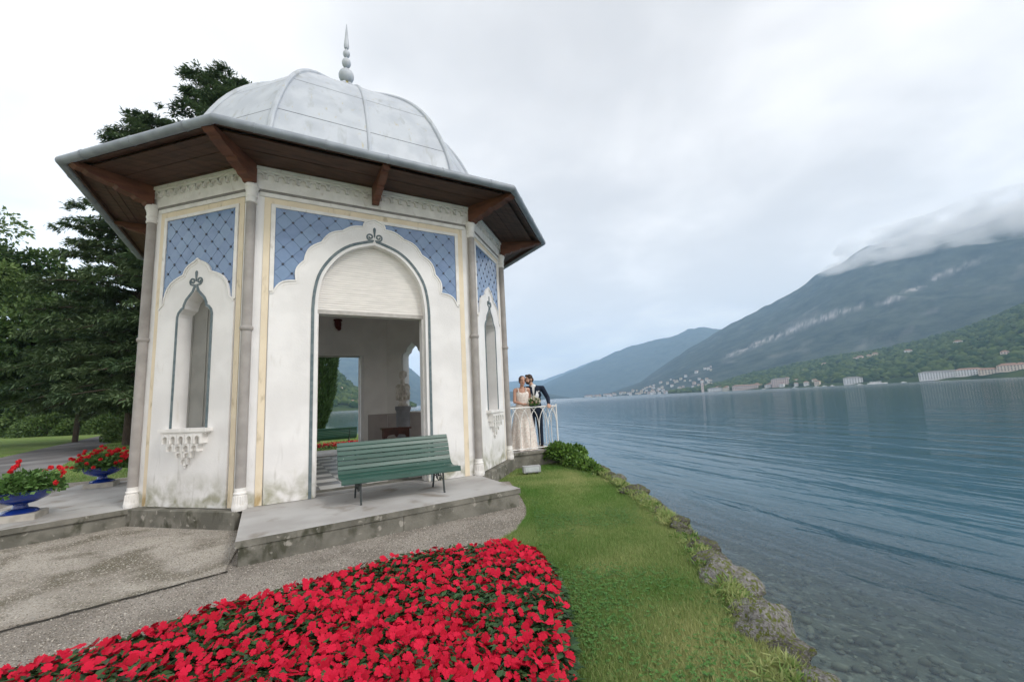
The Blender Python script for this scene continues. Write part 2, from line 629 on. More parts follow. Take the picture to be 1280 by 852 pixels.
def sheet(name, poly, z, m, thick=None):
    mb = MB()
    if thick:
        mb.prism(poly, z - thick, z)
    else:
        tri = tessellate_polygon([[Vector((x, y, 0)) for x, y in poly]])
        mb.add([(x, y, z) for x, y in poly], tri)
    o = mb.build(name, m)
    o['kind'] = 'structure'
    return o


sheet('lawn', LAND, GZ, M_lawn, thick=3.0)
gravel_poly = [(.04, 7.6), (.10, 6.95), (.09, 6.55), (-.06, 5.85), (-.35, 5.30), (-.9, 4.9), (-1.9, 4.2), (-3.2, 2.9), (-4.5, 1.4), (-7, -2), (-18, -4), (-22, 14), (-16.6, 15.3),
               (-13.2, 12.2), (-11.9, 12.75), (-9.6, 14.2), (-6, 16.5), (-2.8, 15.6), (-3, 9.5), (-.2, 9.3)]
sheet('gravel_path', gravel_poly, GZ + .006, M_gravel)
path_poly = [(-14, 3), (-22, 14), (-27.75, 23.18), (-36.2, 34.1), (-51.1, 53.4), (-62, 66), (-58, 70), (-46.5, 54.5), (-30.2, 31.65), (-21.4, 21.1), (-16.6, 15.4), (-13.2, 12.3), (-11.5, 6)]
sheet('garden_path', path_poly, GZ + .011, M_asphalt)
slab_poly = [(-3.22, 4.84), (-3.55, 4.52), (-3.95, 4.14), (-4.42, 3.80), (-5.6, 2.7), (-8.5, .4), (-12, 1.5), (-10.5, 6.8), (-7.6, 6.9), (-6.1, 7.2), (-4.15, 6.7), (-3.9, 6.3)]
sheet('concrete_apron', slab_poly, GZ + .020, M_aggr, thick=.016)

# the open joint along the edge of the apron
jp = [(-3.20 - .06 * i, 4.855 - .0575 * i + .012 * math.sin(i * 1.9) + .008 * math.sin(i * .7)) for i in range(36)]
jw = [.0035 + .003 * (1 + math.sin(i * 2.3)) + .0025 * (i / 36) for i in range(36)]
b = MB()
v = []
for (x, y), w_ in zip(jp, jw):
    v += [(x - .67 * w_ + .008, y + .74 * w_, GZ + .0235), (x + .67 * w_ + .010, y - .74 * w_, GZ + .0125)]
b.add(v, [(2 * i, 2 * i + 1, 2 * i + 3, 2 * i + 2) for i in range(len(jp) - 1)])
b.build('apron_joint', mat('dark_joint', (.045, .042, .036), (.03, .028, .024), 20, rough=1))['kind'] = 'structure'

# loose pebbles on the gravel
def in_poly(P, poly):
    x, y = P[:, 0], P[:, 1]
    ins = np.zeros(len(P), bool)
    n = len(poly)
    for i in range(n):
        x1, y1 = poly[i]
        x2, y2 = poly[(i + 1) % n]
        c = ((y1 > y) != (y2 > y)) & (x < (x2 - x1) * (y - y1) / (y2 - y1 + 1e-12) + x1)
        ins ^= c
    return ins


def scatter_stones(name, P, size, mt, flat=.6, tone=None):
    base = np.array([(1, 0, 0), (-.5, .87, 0), (-.5, -.87, 0), (.2, .3, 1), (0, 0, -.8)])
    F0 = np.array([(0, 1, 3), (1, 2, 3), (2, 0, 3), (1, 0, 4), (2, 1, 4), (0, 2, 4)])
    n = len(P)
    a = RNG.uniform(0, 6.28, n)
    c, s = np.cos(a), np.sin(a)
    b = base[None] * RNG.uniform(.7, 1.3, (n, 5, 1)) * size[:, None, None]
    x = b[..., 0] * c[:, None] - b[..., 1] * s[:, None]
    y = b[..., 0] * s[:, None] + b[..., 1] * c[:, None]
    V = np.stack([x + P[:, None, 0], y + P[:, None, 1], b[..., 2] * flat + P[:, None, 2]], -1).reshape(-1, 3)
    F = (F0[None] + (np.arange(n) * 5)[:, None, None]).reshape(-1, 3)
    return np_mesh(name, V, F, mt, np.repeat(RNG.random(n), 5), smooth=True)


M_pebble = mat('gravel_pebbles', (.15, .135, .115), (.62, .57, .50), tone=True, rough=.9, spec=.15)
Pg = np.stack([RNG.uniform(-6, .3, 90000), RNG.uniform(2, 8, 90000)], 1)
ok = in_poly(Pg, gravel_poly) & ~in_poly(Pg, slab_poly)
Pg = Pg[ok][:26000]
Pg = np.concatenate([Pg, np.full((len(Pg), 1), GZ + .009)], 1)
o = inst(scatter_stones('loose_pebbles', Pg, RNG.uniform(.004, .011, len(Pg)), M_pebble), 'loose_pebbles')
tag(o, 'loose grey gravel pebbles scattered between platform and flower bed', 'gravel', kind='stuff')
Pg = np.stack([RNG.uniform(-9, -3, 60000), RNG.uniform(2, 8, 60000)], 1)
Pg = Pg[in_poly(Pg, slab_poly)][:24000]
Pg = np.concatenate([Pg, np.full((len(Pg), 1), GZ + .021)], 1)
o = inst(scatter_stones('apron_aggregate', Pg, RNG.uniform(.004, .013, len(Pg)), M_pebble, .35), 'apron_aggregate')
tag(o, 'small stones showing in the rough concrete apron', 'gravel', kind='stuff')

# ------------------------------------------------------------------ lake
def water_material():
    m = bpy.data.materials.new('lake_water')
    m.use_nodes = True
    t = m.node_tree
    t.nodes.clear()
    N, L = t.nodes.new, t.links.new
    out = N('ShaderNodeOutputMaterial')
    geo = N('ShaderNodeNewGeometry')
    sp = N('ShaderNodeSeparateXYZ')
    L(geo.outputs['Position'], sp.inputs[0])

    def math_(op, a, b=None, c=None):
        n = N('ShaderNodeMath')
        n.operation = op
        for i, x in enumerate((a, b, c)):
            if x is None:
                continue
            if isinstance(x, (int, float)):
                n.inputs[i].default_value = x
            else:
                L(x, n.inputs[i])
        return n.outputs[0]

    heights = []
    # (rotation of the crests, scale across, scale along, weight)
    for rot_, sx, sy, det, wgt, dist in ((-14, .62, .085, 3, 1.0, .6), (-24, 1.7, .32, 4, .34, .5), (8, 5.0, 1.6, 3, .085, .3), (0, .045, .012, 2, 3.0, .2)):
        mp = N('ShaderNodeMapping')
        mp.vector_type = 'POINT'
        mp.inputs['Rotation'].default_value = (0, 0, R(rot_))
        L(geo.outputs['Position'], mp.inputs[0])
        m2 = N('ShaderNodeMapping')
        m2.inputs['Scale'].default_value = (sx, sy, 1)
        L(mp.outputs[0], m2.inputs[0])
        z = N('ShaderNodeTexNoise')
        z.inputs['Scale'].default_value = 1
        z.inputs['Detail'].default_value = det
        z.inputs['Distortion'].default_value = dist
        L(m2.outputs[0], z.inputs['Vector'])
        heights.append(math_('MULTIPLY', z.outputs[0], wgt))
    h = heights[0]
    for x in heights[1:]:
        h = math_('ADD', h, x)
    bp = N('ShaderNodeBump')
    bp.inputs['Strength'].default_value = 1.0
    bp.inputs['Distance'].default_value = .095
    L(h, bp.inputs['Height'])
    fr = N('ShaderNodeFresnel')
    fr.inputs['IOR'].default_value = 1.333
    L(bp.outputs[0], fr.inputs['Normal'])
    gl = N('ShaderNodeBsdfGlossy')
    gl.inputs['Roughness'].default_value = .08
    L(bp.outputs[0], gl.inputs['Normal'])
    # far from the wall the ripples are too fine to resolve and act as roughness
    rr = N('ShaderNodeMapRange')
    rr.inputs[1].default_value = 15.0
    rr.inputs[2].default_value = 400.0
    rr.inputs[3].default_value = .07
    rr.inputs[4].default_value = .155
    L(sp.outputs[1], rr.inputs[0])
    L(rr.outputs[0], gl.inputs['Roughness'])
    # the body of the water: clear over the shallow shelf, blue scattering where it is deep
    df = N('ShaderNodeBsdfDiffuse')
    df.inputs['Color'].default_value = (.020, .085, .125, 1)
    tr = N('ShaderNodeBsdfTransparent')
    tr.inputs['Color'].default_value = (.78, .90, .90, 1)
    off = math_('ADD', math_('SUBTRACT', sp.outputs[0], 2.0), math_('MULTIPLY', math_('MAXIMUM', math_('SUBTRACT', sp.outputs[1], 5.0), 0.0), .62))
    mr = N('ShaderNodeMapRange')
    mr.interpolation_type = 'SMOOTHSTEP'
    mr.inputs[1].default_value = .3
    mr.inputs[2].default_value = 9.0
    mr.inputs[3].default_value = .10
    L(off, mr.inputs[0])
    body = N('ShaderNodeMixShader')
    L(mr.outputs[0], body.inputs[0])
    L(tr.outputs[0], body.inputs[1])
    L(df.outputs[0], body.inputs[2])
    top = N('ShaderNodeMixShader')
    L(fr.outputs[0], top.inputs[0])
    L(body.outputs[0], top.inputs[1])
    L(gl.outputs[0], top.inputs[2])
    L(top.outputs[0], out.inputs['Surface'])
    return m


FAR = 13000
mb = MB()
mb.add([(-FAR, -300, LAKE), (FAR, -300, LAKE), (FAR, 13300, LAKE), (-FAR, 13300, LAKE)], [(0, 1, 2, 3)])
o = mb.build('lake', water_material())
o['kind'] = 'structure'
# lake bed, a stony shelf sloping away from the wall
gx = np.concatenate([np.linspace(.8, 12, 40), np.linspace(13, 90, 20)])
gy = np.concatenate([np.linspace(-16, 34, 60), np.linspace(36, 160, 20)])
X, Y = np.meshgrid(gx, gy)
Z = -1.62 - .10 * np.maximum(0, X - 2) - .05 * np.maximum(0, Y - 8) + .12 * fbm(np.stack([X * .7, Y * .7, X * 0], -1), 4)
Z = np.maximum(Z, -6.0)
V = np.stack([X, Y, Z], -1).reshape(-1, 3)
nx, ny = len(gx), len(gy)
ii = (np.arange(ny - 1)[:, None] * nx + np.arange(nx - 1)[None]).ravel()
GF = np.stack([ii, ii + 1, ii + nx + 1, ii + nx], 1)
M_bed = mat('lake_bed_stones', (.20, .20, .165), (.10, .105, .085), 2.0, rough=.9, bump=.8, bscale=14, bdist=.05, stains=[
    ((.34, .33, .27), 9, .55, .68, (1, 1, 1), None, None), ((.05, .055, .045), 6, .55, .7, (1, 1, 1), None, None)])
o = inst(np_mesh('lake_bed', V, GF, M_bed, smooth=True), 'lake_bed')
o['kind'] = 'structure'


def blob_stones(name, P, size, flat, mt, sub=ICO1, rough=.25, seed=0):
    V0, F0 = sub
    rg = np.random.default_rng(seed)
    n = len(P)
    d = 1 + rough * (rg.random((n, len(V0), 1)) - .5) * 2
    sc_ = np.stack([rg.uniform(.7, 1.4, n), rg.uniform(.7, 1.4, n), np.full(n, flat) * rg.uniform(.7, 1.3, n)], 1) * size[:, None]
    b = V0[None] * d * sc_[:, None]
    a = rg.uniform(0, 6.28, n)
    c, s = np.cos(a)[:, None], np.sin(a)[:, None]
    V = np.stack([b[..., 0] * c - b[..., 1] * s, b[..., 0] * s + b[..., 1] * c, b[..., 2]], -1) + P[:, None]
    F = (F0[None] + (np.arange(n) * len(V0))[:, None, None]).reshape(-1, 3)
    return np_mesh(name, V.reshape(-1, 3), F, mt, np.repeat(rg.random(n), len(V0)), smooth=True)


M_cobble = mat('lake_cobbles', (.09, .095, .075), (.30, .29, .23), tone=True, rough=.8, spec=.2)
n = 5000
P = np.stack([1.6 + 13 * RNG.random(n) ** 1.3, RNG.uniform(0, 18, n)], 1)
zb = -1.60 - .10 * np.maximum(0, P[:, 0] - 2) - .05 * np.maximum(0, P[:, 1] - 8) + .06
P = np.concatenate([P, zb[:, None]], 1)
o = inst(blob_stones('lake_cobbles', P, .025 + .06 * RNG.random(n) ** 3, .5, M_cobble, seed=3), 'lake_cobbles')
tag(o, 'rounded cobbles lying on the shallow lake bed by the wall', 'cobbles', kind='stuff')

# ------------------------------------------------------------------ far shores and mountains
def interp(tab, x):
    a = np.array(tab, float)
    return np.interp(x, a[:, 0], a[:, 1])


def forest_material(name, c1, c2, rock, scale):
    m = bpy.data.materials.new(name)
    m.use_nodes = True
    t = m.node_tree
    N, L = t.nodes.new, t.links.new
    bs = t.nodes['Principled BSDF']
    bs.inputs['Roughness'].default_value = 1
    bs.inputs['Specular IOR Level'].default_value = 0
    tcn = N('ShaderNodeTexCoord')
    z = N('ShaderNodeTexNoise')
    z.inputs['Scale'].default_value = scale
    z.inputs['Detail'].default_value = 9
    z.inputs['Roughness'].default_value = .68
    L(tcn.outputs['Object'], z.inputs['Vector'])
    r = N('ShaderNodeValToRGB')
    r.color_ramp.elements[0].position = .36
    r.color_ramp.elements[0].color = (*c1, 1)
    r.color_ramp.elements[1].position = .66
    r.color_ramp.elements[1].color = (*c2, 1)
    L(z.outputs[0], r.inputs[0])
    at = N('ShaderNodeAttribute')
    at.attribute_name = 'rock'
    mx = N('ShaderNodeMix'); mx.data_type = 'RGBA'
    L(at.outputs['Fac'], mx.inputs[0])
    L(r.outputs[0], mx.inputs[6])
    mx.inputs[7].default_value = (*rock, 1)
    L(mx.outputs[2], bs.inputs['Base Color'])
    return m


M_far = forest_material('mountain_forest', (.018, .028, .024), (.075, .090, .070), (.34, .32, .31), .010)
M_near = forest_material('hill_forest', (.018, .036, .014), (.065, .088, .032), (.26, .245, .22), .02)
TERR = {}


def terrain(name, sil, d0, d1, m, na=260, ms=70, rough=.16, power=.85, a0=None, a1=None, seed=0, rockfn=None, gully=.0):
    """a slope that rises from the lake at distance d0 to a crest line at distance d1; sil = (azimuth, tangent of elevation)"""
    az = np.linspace(a0 if a0 is not None else sil[0][0], a1 if a1 is not None else sil[-1][0], na)
    s = np.linspace(0, 1.35, ms)
    A, S_ = np.meshgrid(az, s)
    D0, D1 = interp(d0, A), interp(d1, A)
    D = D0 + (D1 - D0) * S_
    H = interp(sil, A) * D1
    g = np.where(S_ <= 1, np.clip(S_, 0, 1) ** power, 1 - (S_ - 1) * 1.1)
    X, Y = D * np.sin(np.radians(A)), D * np.cos(np.radians(A))
    q = 1 / 900.
    n1 = fbm(np.stack([X * q, Y * q, X * 0 + seed], -1), 6, .55) - .5
    rid = 1 - np.abs(fbm(np.stack([X * q * 1.6, Y * q * 1.6, X * 0 + seed + 9], -1), 5, .5) * 2 - 1)
    env = np.clip(S_, 0, 1) * np.clip(1.25 - .65 * S_, 0.3, 1)
    Z = H * g + H * env * (rough * n1 * 2.0 + gully * (rid - .8))
    edge = np.clip((A - az[0]) / 1.0, 0, 1) * np.clip((az[-1] - A) / 1.0, 0, 1)
    Z = Z * np.where((a0 is None), 1, 1) 
    Z = LAKE - .6 + Z + 1.0 * np.clip(S_ * 20, 0, 1)
    V = np.stack([X, Y, Z], -1).reshape(-1, 3)
    ii = (np.arange(ms - 1)[:, None] * na + np.arange(na - 1)[None]).ravel()
    F = np.stack([ii, ii + 1, ii + na + 1, ii + na], 1)
    rock = np.zeros(len(V)) if rockfn is None else rockfn(A, (Z - 1.4) / D, X, Y).ravel()
    o = inst(np_mesh(name, V, F, m, attrs={'rock': rock}, smooth=True), name)
    o['kind'] = 'structure'
    TERR[name + str(seed)] = (az, s, D, Z)
    return V.reshape(ms, na, 3), az


def rock_big(A, E, X, Y):
    line = interp([(26, .066), (28.3, .077), (34.5, .116), (39, .140), (42.2, .142), (44.7, .160), (48, .185), (60, .21)], A)
    n = fbm(np.stack([X / 90, Y / 90, X * 0 + 3], -1), 5, .6)
    line = line + .012 * (fbm(np.stack([X / 260, Y / 260, X * 0 + 6], -1), 4, .6) - .5)
    n2 = fbm(np.stack([X / 28, Y / 28, E * 900], -1), 4, .65)
    b = 1.3 * np.clip((n2 - .38) * 4, 0, 1) * np.exp(-((E - line) / .0055) ** 2) * np.clip((A - 26) / 3, 0, 1) * np.clip((52 - A) / 5, 0, 1)
    sc_ = np.clip((n - .62) * 6, 0, 1) * .5
    return np.clip(b * np.clip((n - .36) * 6, 0, 1) * .95 + sc_ * .5, 0, 1)


def rock_some(A, E, X, Y):
    n = fbm(np.stack([X / 60, Y / 60, X * 0 + 8], -1), 5, .6)
    return np.clip((n - .60) * 6, 0, 1) * .6 * np.clip((E - .045) / .03, 0, 1)


R1, az1 = terrain('wooded_hill', [(20, .002), (23, .007), (25.8, .017), (29.3, .034), (32.5, .042), (37, .055), (41, .061), (44, .071), (46.9, .084), (49, .098), (51, .116), (56, .15), (64, .19), (76, .17)],
                  [(20, 1500), (30, 1350), (45, 1080), (52, 1000), (76, 900)], [(20, 2050), (30, 2150), (45, 2150), (76, 2100)], M_near, 300, 60, .10, .9, seed=1, rockfn=rock_some)
terrain('mountain', [(9, .001), (12.3, .006), (16.5, .028), (19.6, .062), (22.6, .097), (26.9, .131), (31.8, .166), (35.1, .200), (38.3, .230), (40.4, .241), (42.5, .246), (46.2, .247), (52.4, .25), (60, .25), (78, .24)],
        [(9, 2600), (20, 2300), (30, 2150), (45, 2100), (78, 2000)], [(9, 3800), (20, 4200), (35, 4400), (78, 4300)], M_far, 560, 110, .15, .92, seed=2, rockfn=rock_big, gully=.26)
terrain('mountain', [(-2, .004), (1.8, .014), (4, .037), (6.2, .053), (10.6, .078), (14.8, .102), (19, .125), (21.9, .134), (24, .139), (25.6, .131), (27, .124), (31, .088), (38, .05)],
        [(-2, 5200), (38, 4800)], [(-2, 7400), (38, 7600)], M_far, 320, 70, .14, .85, seed=3, gully=.22)
terrain('mountain', [(-10, .05), (-4.6, .042), (0, .047), (4, .046), (8.4, .0705), (11.1, .084), (14.7, .079), (20, .05)],
        [(-10, 9000), (20, 9000)], [(-10, 11500), (20, 11500)], M_far, 160, 40, .12, .9, seed=4, gully=.12)
terrain('headland', [(-6, .018), (-1, .022), (1.8, .0235), (4, .016), (6, .006), (7.6, .0004)], [(-6, 3300), (8, 3300)], [(-6, 3900), (8, 3900)], M_far, 100, 30, .10, .7, seed=5)
terrain('mountain', [(-44, .10), (-36, .16), (-30, .18), (-25, .172), (-22.8, .158), (-19.7, .148), (-16, .112), (-13.5, .083), (-12.5, .066), (-9, .05), (-5, .03), (-1, .004)],
        [(-44, 3400), (0, 3400)], [(-44, 5200), (0, 5400)], M_far, 200, 60, .10, .85, seed=6, gully=.10)
R7, az7 = terrain('wooded_hill', [(-46, .10), (-36, .13), (-30, .135), (-25, .118), (-23, .092), (-21.8, .068), (-20.4, .045), (-18, .03), (-14.5, .008), (-13.5, .001)],
                  [(-46, 640), (-30, 680), (-14, 760)], [(-46, 1100), (-14, 1250)], M_near, 160, 50, .08, .85, seed=7)

# far woodland: tree crowns on the near hills, one mass
def woodland(name, T, n, smin, smax, seed, label, smax_row=.9, pick=None):
    rg = np.random.default_rng(seed)
    ms, na, _ = T.shape
    a = rg.uniform(0, na - 1.01, n)
    s = rg.uniform(1.7, (ms - 1) * smax_row / 1.35, n)
    i, j = s.astype(int), a.astype(int)
    fi, fj = (s - i)[:, None], (a - j)[:, None]
    P = T[i, j] * (1 - fi) * (1 - fj) + T[i + 1, j] * fi * (1 - fj) + T[i, j + 1] * (1 - fi) * fj + T[i + 1, j + 1] * fi * fj
    size = rg.uniform(smin, smax, n)
    P = P + np.array([0, 0, 1.0]) * size[:, None] * .3
    m = mat('far_tree_crowns', (.018, .040, .013), (.085, .115, .038), tone=True, rough=1, spec=0)
    tag(inst(blob_stones(name, P, size, .9, m, ICO1, .28, seed), name), label, 'woodland', kind='stuff')


woodland('far_woodland', R1, 9000, 4.5, 9.5, 21, 'dark green woodland covering the far lakeside hill')
woodland('far_woodland', R7, 3500, 4, 8, 22, 'green woodland on the hill seen through the pavilion doorway')

# ================================================================== THE PAVILION
CX, CY, TH = -4.2548, 10.6508, 0.5243
WID, NAR = 3.9153, 2.1815
HA = WID / 2
HB = HA + NAR / math.sqrt(2)


def octv(o=0.0):
    k = o * math.tan(math.pi / 8)
    a, b = HA + k, HB + o
    return [Vector(p) for p in ((-b, -a), (-a, -b), (a, -b), (b, -a), (b, a), (a, b), (-a, b), (-b, a))]


OV = octv()


def face(i):
    a, b = OV[i], OV[(i + 1) % 8]
    d = (b - a).normalized()
    return (a.x, a.y, 0), math.atan2(d.y, d.x)


PAV = thing('garden_pavilion', 'white octagonal lakeside pavilion with blue tile panels and a pale metal dome', 'pavilion', (CX, CY, 0), TH)

# ---- outlines (x along the face, z up)
ARCH = [(.955, 3.12), (.935, 3.40), (.875, 3.69), (.76, 3.915), (.595, 4.118), (.40, 4.265), (.18, 4.352), (0, 4.405)]
LANC = [(.345, 3.0), (.345, 3.06), (.325, 3.12), (.275, 3.17), (.225, 3.20), (.215, 3.25), (.175, 3.33), (.10, 3.40), (.04, 3.46), (0, 3.53)]


def smooth_half(h, sub=3):
    """Catmull-Rom through a half outline"""
    P = [Vector(p) for p in h]
    out = []
    for i in range(len(P) - 1):
        p0, p1, p2 = P[max(0, i - 1)], P[i], P[i + 1]
        p3 = P[min(len(P) - 1, i + 2)]
        for k in range(sub):
            t = k / sub
            out.append(.5 * ((2 * p1) + (p2 - p0) * t + (2 * p0 - 5 * p1 + 4 * p2 - p3) * t * t + (3 * p1 - p0 - 3 * p2 + p3) * t ** 3))
    out.append(P[-1])
    return [(p.x, p.y) for p in out]


ARCH = smooth_half(ARCH)


def both(h, c, grow=0.0):
    """half outline (from foot to apex) -> full outline left foot, apex, right foot"""
    left = [(c - x - grow, z) for x, z in h]
    right = [(c + x + grow, z) for x, z in h[::-1][1:]]
    return left + right


def lobe(a, b, bulge, n=7):
    """points of a lobe from a (included) to b (excluded), bulging to the left of a->b"""
    a, b = Vector(a), Vector(b)
    d = b - a
    nn = Vector((-d.y, d.x))
    return [tuple(a + d * t + nn * bulge * math.sin(math.pi * t)) for t in [i / n for i in range(n)]]


# cusped outline of the wide face, right half written as distance from the centre, foot -> apex
def cusp_half(knots, bulges, tip):
    pts = []
    for (a, b, bl) in zip(knots[:-1], knots[1:], bulges):
        pts += lobe((-a[0], a[1]), (-b[0], b[1]), bl)
    pts.append((-knots[-1][0], knots[-1][1]))
    pts += [(-x, z) for x, z in tip]
    return [(-x, z) for x, z in pts]


CUSPW = cusp_half([(1.645, 3.36), (1.305, 3.60), (1.185, 3.965), (.915, 4.335), (.565, 4.605), (.205, 4.745)], [.20, .16, .16, .14, .10],
                  [(.205, 4.79), (.18, 4.83), (.135, 4.862), (.075, 4.885), (0, 4.915)])
CUSPN = cusp_half([(.725, 3.32), (.30, 3.80)], [.20], [(.285, 3.85), (.25, 3.905), (.19, 3.955), (.11, 3.995), (.05, 4.02), (0, 4.06)])


def ribbon(mb, pts, w, y0, y1):
    """flat band of width w along an x,z polyline, from depth y0 to y1"""
    P = [Vector(p) for p in pts]
    n = len(P)
    L_, R_ = [], []
    for i in range(n):
        t = (P[min(n - 1, i + 1)] - P[max(0, i - 1)]).normalized()
        nn = Vector((-t.y, t.x))
        L_.append(P[i] + nn * w / 2)
        R_.append(P[i] - nn * w / 2)
    v, f = [], []
    for i in range(n):
        v += [(L_[i].x, y0, L_[i].y), (R_[i].x, y0, R_[i].y), (R_[i].x, y1, R_[i].y), (L_[i].x, y1, L_[i].y)]
    for i in range(n - 1):
        for k in range(4):
            l = (k + 1) % 4
            f.append((i * 4 + k, i * 4 + l, i * 4 + 4 + l, i * 4 + 4 + k))
    f += [(0, 1, 2, 3), (4 * n - 1, 4 * n - 2, 4 * n - 3, 4 * n - 4)]
    mb.add(v, f)


def offset(pts, d):
    P = [Vector(p) for p in pts]
    out = []
    n = len(P)
    for i in range(n):
        t = (P[min(n - 1, i + 1)] - P[max(0, i - 1)]).normalized()
        nn = Vector((-t.y, t.x))
        out.append(tuple(P[i] + nn * d))
    return out


TW = .36                        # wall thickness
SHR = TW * math.tan(math.pi / 8)
WALLH = 5.46
DOORW = both(ARCH, HA)          # left foot ... right foot (without the floor points)
cN = NAR / 2
WINN = both(LANC, cN)

# meshes shared by the faces of each kind --------------------------------------
mesh = {}
b = MB()
b.plate([(0, -.02)] + [(HA - .955, -.02)] + DOORW + [(HA + .955, -.02), (WID, -.02), (WID, WALLH), (0, WALLH)], 0, TW, shrink=(WID, SHR))
mesh['wallW'] = b.mesh('wall', M_plaster)
win_hole = [(cN - .345, 1.22)] + WINN + [(cN + .345, 1.22)]
b = MB()
b.plate([(0, -.02), (NAR, -.02), (NAR, WALLH), (0, WALLH)], 0, TW, holes=[win_hole], shrink=(NAR, SHR))
mesh['wallN'] = b.mesh('wall', M_plaster)
# white surround plate with cusped top
b = MB()
cw = both(CUSPW, HA)
b.plate([(.275, .003), (HA - .955, .003)] + DOORW + [(HA + .955, .003), (WID - .275, .003), (WID - .275, 3.36)] + cw[::-1] + [(.275, 3.36)], -.035, .001)
mesh['surW'] = b.mesh('arch_surround', M_plaster)
b = MB()
cn = both(CUSPN, cN)
b.plate([(.275, .003), (NAR - .275, .003), (NAR - .275, 3.24), (cN + .80, 3.24)] + cn[::-1] + [(cN - .80, 3.24), (.275, 3.24)], -.035, .001, holes=[win_hole])
mesh['surN'] = b.mesh('arch_surround', M_plaster)
b = MB()
ribbon(b, [(.285, 3.345)] + offset(cw, -.012) + [(WID - .285, 3.345)], .024, -.050, -.034)
ribbon(b, offset(cw, -.062)[3:-3], .012, -.041, -.034)
mesh['beadW'] = b.mesh('cusped_moulding', M_trim)
b = MB()
ribbon(b, [(.285, 3.225), (cN - .80, 3.245)] + offset(cn, -.012) + [(cN + .80, 3.245), (NAR - .285, 3.225)], .024, -.050, -.034)
ribbon(b, offset(cn, -.062)[2:-2], .012, -.041, -.034)
mesh['beadN'] = b.mesh('cusped_moulding', M_trim)


def border(width, zpan, z_low):
    """cream band and white panel frame"""
    c, w = MB(), MB()
    for x0, x1 in ((.165, .262), (width - .262, width - .165)):
        c.box(x0, x1, -.012, .001, .002, 5.005)
    c.box(.262, width - .262, -.012, .001, 4.905, 5.005)
    for x0, x1 in ((.268, .332), (width - .332, width - .268)):
        w.box(x0, x1, -.030, .001, z_low, 4.90)
    w.box(.332, width - .332, -.030, .001, 4.842, 4.90)
    w.box(.10, width - .10, -.022, .001, 5.012, 5.085)
    return c, w


for k, width, zl in (('W', WID, 3.38), ('N', NAR, 3.26)):
    c, w = border(width, 0, zl)
    mesh['cream' + k] = c.mesh('cream_border', M_cream)
    mesh['frame' + k] = w.mesh('panel_frame', M_trim)
    b = MB()
    olx = [(x, z - .06) for x, z in (cw if k == 'W' else cn) if .34 < x < width - .34]
    b.plate([(.33, zl)] + olx + [(width - .33, zl), (width - .33, 4.845), (.33, 4.845)], -.006, .001)
    mesh['grout' + k] = b.mesh('tile_panel', M_grout)
    b = MB()
    b.box(.02, width - .02, -.030, .001, 5.088, 5.128)
    mesh['band' + k] = b.mesh('grey_band', M_greyband)
    # frieze with a row of little hanging arches
    b = MB()
    b.plate([(-.02, 5.13), (width + .02, 5.13), (width + .02, 5.50), (-.02, 5.50)], -.035, .0)
    b.box(-.05, width + .05, -.105, -.034, 5.445, 5.50)
    b.box(-.035, width + .035, -.075, -.0345, 5.41, 5.4445)
    nn_ = max(3, round(width / .165))
    for q in range(nn_):
        xc = (q + .5) * width / nn_
        r_ = width / nn_ * .40
        ar = [(xc + r_ * math.cos(t), 5.335 + r_ * 1.0 * math.sin(t)) for t in [math.pi * i / 8 for i in range(9)]]
        ribbon(b, [(xc + r_, 5.30)] + ar + [(xc - r_, 5.30)], .026, -.085, -.034)
    mesh['frieze' + k] = b.mesh('frieze', M_trim)

# painted line with scrolls over the openings
def scroll(b, xc, zb, size, y0, y1):
    for s in (-1, 1):
        pts = []
        for i in range(26):
            t = i / 25
            ang = -math.pi * .5 + t * 2.6 * math.pi
            rr = size * (.52 - .40 * t)
            pts.append((xc + s * (size * .60 + rr * math.cos(ang) * 1.0), zb + size * .62 + rr * math.sin(ang)))
        ribbon(b, [(xc + s * .012, zb + .01)] + pts, size * .20, y0, y1)
    drop = [(xc + size * w * .5, zb + size * h) for w, h in ((0, .55), (.20, .75), (.22, 1.1), (.34, 1.5), (.40, 1.75), (.30, 1.98), (0, 2.08), (-.30, 1.98), (-.40, 1.75), (-.34, 1.5), (-.22, 1.1), (-.20, .75))]
    b.plate(drop, y0, y1)


b = MB()
ln = offset([(HA - .955, .003)] + DOORW + [(HA + .955, .003)], .075)
ln[0] = (ln[0][0], .003); ln[-1] = (ln[-1][0], .003)
mid = len(ln) // 2
ribbon(b, ln[:mid] + [(HA - .03, 4.475)], .048, -.046, -.034)
ribbon(b, [(HA + .03, 4.475)] + ln[mid + 1:], .048, -.046, -.034)
scroll(b, HA, 4.475, .13, -.047, -.034)
mesh['lineW'] = b.mesh('painted_line', M_line)
b = MB()
ln = offset([(cN - .345, 1.222)] + WINN + [(cN + .345, 1.222)], .030)
ln[0] = (ln[0][0], 1.222); ln[-1] = (ln[-1][0], 1.222)
mid = len(ln) // 2
ribbon(b, ln[:mid] + [(cN - .02, 3.575)], .042, -.046, -.034)
ribbon(b, [(cN + .02, 3.575)] + ln[mid + 1:], .042, -.046, -.034)
scroll(b, cN, 3.575, .125, -.047, -.034)
mesh['lineN'] = b.mesh('painted_line', M_line)
